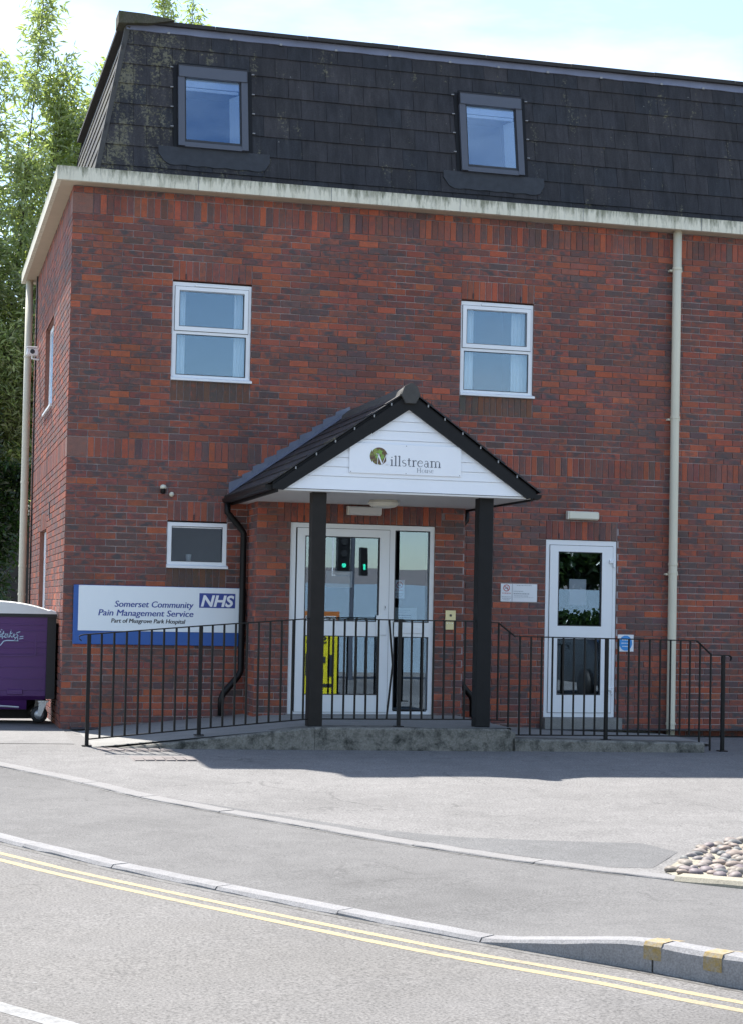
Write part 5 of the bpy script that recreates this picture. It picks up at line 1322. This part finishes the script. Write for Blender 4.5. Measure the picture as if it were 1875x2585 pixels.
# the part of the bed beyond the picture's edge: one mass of cobbles
far = []; tries = 0
while tries < 9000:
    tries += 1; x = r.uniform(4.38, 5.55); y = r.uniform(-12.3, -8.3)
    if not cob_zone(x, y) or any((x-q[0])**2+(y-q[1])**2 < .08**2 for q in far+pts): continue
    far.append((x, y))
fv, ff, fc = [], [], []
for x, y in far:
    me = r.choice(cob); s_ = r.uniform(.031, .046); T4 = Matrix.Translation((x, y, g(x, y)+.02)) @ Matrix.Rotation(r.uniform(0, 3.1), 4, 'Z') @ Matrix.Diagonal((s_*1.25, s_, s_*.7, 1)); n = len(fv)
    fv += [tuple(T4 @ v.co) for v in me.vertices]; ff += [tuple(n+k for k in p.vertices) for p in me.polygons]; c = r.choice(CC); fc += [(*c, 1)]*len(me.vertices)
fm = bpy.data.meshes.new('cobbles'); fm.from_pydata(fv, [], ff); set_attr(fm, 'bc', fc); fm.materials.append(M['cobble']); fm.polygons.foreach_set('use_smooth', [True]*len(ff)); fm.update()
fo = bpy.data.objects.new('cobbles', fm); COL.objects.link(fo); fo.parent = cb; tag(fo, kind='stuff')

# ------------------------------------------------------------------ the far side of the street (seen mirrored in the glazed doors)
hz = -.42
hd = thing('hoarding', (10, -31, hz), 'long white boarded hoarding across the street', 'hoarding')
for i in range(8): MB().box(2.0+i*2.2, 4.18+i*2.2, -31.05, -31.0, hz, 2.15).build('board', M['hoard'], hd)
tr_ = thing('terrace', (24, -82, hz), 'low red brick terrace far across the street', 'building')
MB().box(8, 60, -90, -82, hz, 2.9).build('wall', M['redbrick'], tr_); MB().prism([(-90.3, 2.9), (-81.7, 2.9), (-86, 4.0)], 'x', 7.7, 60.3).build('roof', M['redtile'], tr_)
gb = thing('reflection_block', (11, -62, hz), 'plain grey block added across the street for the small window reflection', 'building')  # added block: fills the small window's reflection with plain grey
MB().box(8.0, 13.8, -68, -62, hz, 6.4).build('wall', simple('block_grey', (.075, .075, .082), .9), gb); MB().box(7.8, 14.0, -68.2, -61.8, 6.4, 6.6).build('roof', M['cap'], gb)
sg = thing('traffic_signal', (9.4, -25.6, hz), 'traffic signal showing green across the street', 'traffic light')
MB().tube([(9.4, -25.6, hz), (9.4, -25.6, 3.5)], .06, 12).build('pole', M['frame'], sg)
for x, a in ((9.12, 0), (9.66, 1)):
    MB().box(x-.16+.07*a, x+.16-.07*a, -25.62, -25.4, 2.35-.08*a, 3.3-.3*a).build('signal_head', M['black'], sg); (MB().ring(x-.25, x+.25, 2.25, 3.4, .03, -25.63, -25.62).build('backing_board', M['purewhite'], sg) if a == 0 else None)
    MB().lathe([(.055, 0), (.055, .02)], (x, -25.4, 2.52), 16, 'y').build('green_lamp', M['green'], sg) if a == 0 else MB().box(x-.03, x+.03, -25.4, -25.385, 2.42, 2.56).build('green_lamp', M['green'], sg)
    for z in ((2.83, 3.14) if a == 0 else ()): MB().lathe([(.09, 0), (.09, .02)], (x, -25.4, z), 16, 'y').build('lamp', M['rubber'], sg)
ab = thing('pavement_sign', (6.05, -14.6, hz), 'yellow pavement sign standing across from the entrance', 'sign')
MB().box(5.66, 6.40, -14.66, -14.6, -.30, 1.34).build('board', M['signyellow'], ab)
MB().box(5.66, 6.40, -14.6, -14.594, 1.10, 1.34).build('header', simple('sign_orange', (.45, .14, .03), .5), ab); MB().box(5.72, 6.34, -14.593, -14.590, 1.16, 1.25).build('number_strip', M['paper'], ab)
text_mesh('Sen', M['textdark'], 5.75, 6.15, .72, -14.592, .14, 0, .02, parent=ab, face=1)
bk = MB()
for x0_, x1_, z0_, z1_ in ((5.74, 5.86, .10, .52), (5.90, 5.96, .10, .52), (6.00, 6.14, .34, .46), (6.02, 6.10, .10, .22), (6.18, 6.30, .08, .50), (5.76, 6.28, -.12, -.06)): bk.quad((x0_, -14.592, z0_), (x1_, -14.592, z0_), (x1_, -14.592, z1_), (x0_, -14.592, z1_))
bk.build('bold_print', M['textdark'], ab)
car = thing('parked_car', (13.0, -16.5, -.4), 'dark hatchback car parked beyond the fire door', 'car')
prof = [(-2.0, .35), (-2.05, .75), (-1.9, .95), (-1.3, 1.02), (-.6, 1.42), (.9, 1.46), (1.7, 1.05), (2.0, .95), (2.05, .45), (1.9, .3)]
m = MB(); m.prism([(-16.5+a, -.4+b) for a, b in prof], 'x', 12.2, 13.8); m.build('body', M['carpaint'], car)
for yy_ in (-17.8, -15.2):
    for x in (12.22, 13.78): MB().lathe([(.2, -.1), (.31, -.1), (.32, 0), (.31, .1), (.2, .1)], (x, yy_, -.08), 20, 'x').build('wheel', M['rubber'], car, True)
for x in (12.32, 13.68): MB().cbox(x-.1, x+.1, -14.47, -14.42, .38, .60, .02).build('tail_light', M['tail'], car)
MB().cbox(12.3, 13.7, -14.46, -14.40, .02, .14, .02).build('bumper', M['chrome'], car); MB().box(12.75, 13.25, -14.46, -14.43, .25, .36).build('number_plate', M['signyellow'], car)
MB().prism([(-14.62, .70), (-15.55, 1.03), (-15.55, 1.01), (-14.64, .66)], 'x', 12.35, 13.65).build('rear_window', M['glass'], car)
tree('street_tree', 'dark leafy tree across the street', (19, -33, hz), [(19, -33, 6.5, 1.9), (17.5, -32.5, 5.5, 1.9), (20.5, -33, 5.6, 1.9), (18.2, -32.6, 4.2, 1.9), (19.8, -32.4, 4.0, 1.9), (16.6, -33, 4.0, 1.7), (21.6, -33, 4.0, 1.8)], M['leafdark'], 60, 16, .3, .14, trunk_r=.2)
bpy.data.objects['street_tree']['group'] = 'trees across the street'

hg = tree('standin_hedge', 'dark hedge added in front of the white boards in place of mirrored cars', (18.2, -28.2, hz), [(x, -28.2, 1.25, .75) for x in np.arange(15.6, 21.4, .55)], M['leafdark'], 70, 16, .2, .1, trunk_r=.08, fork=.3)  # added hedge: its dark mass stands for cars mirrored in the fire door
hg['group'] = 'trees across the street'
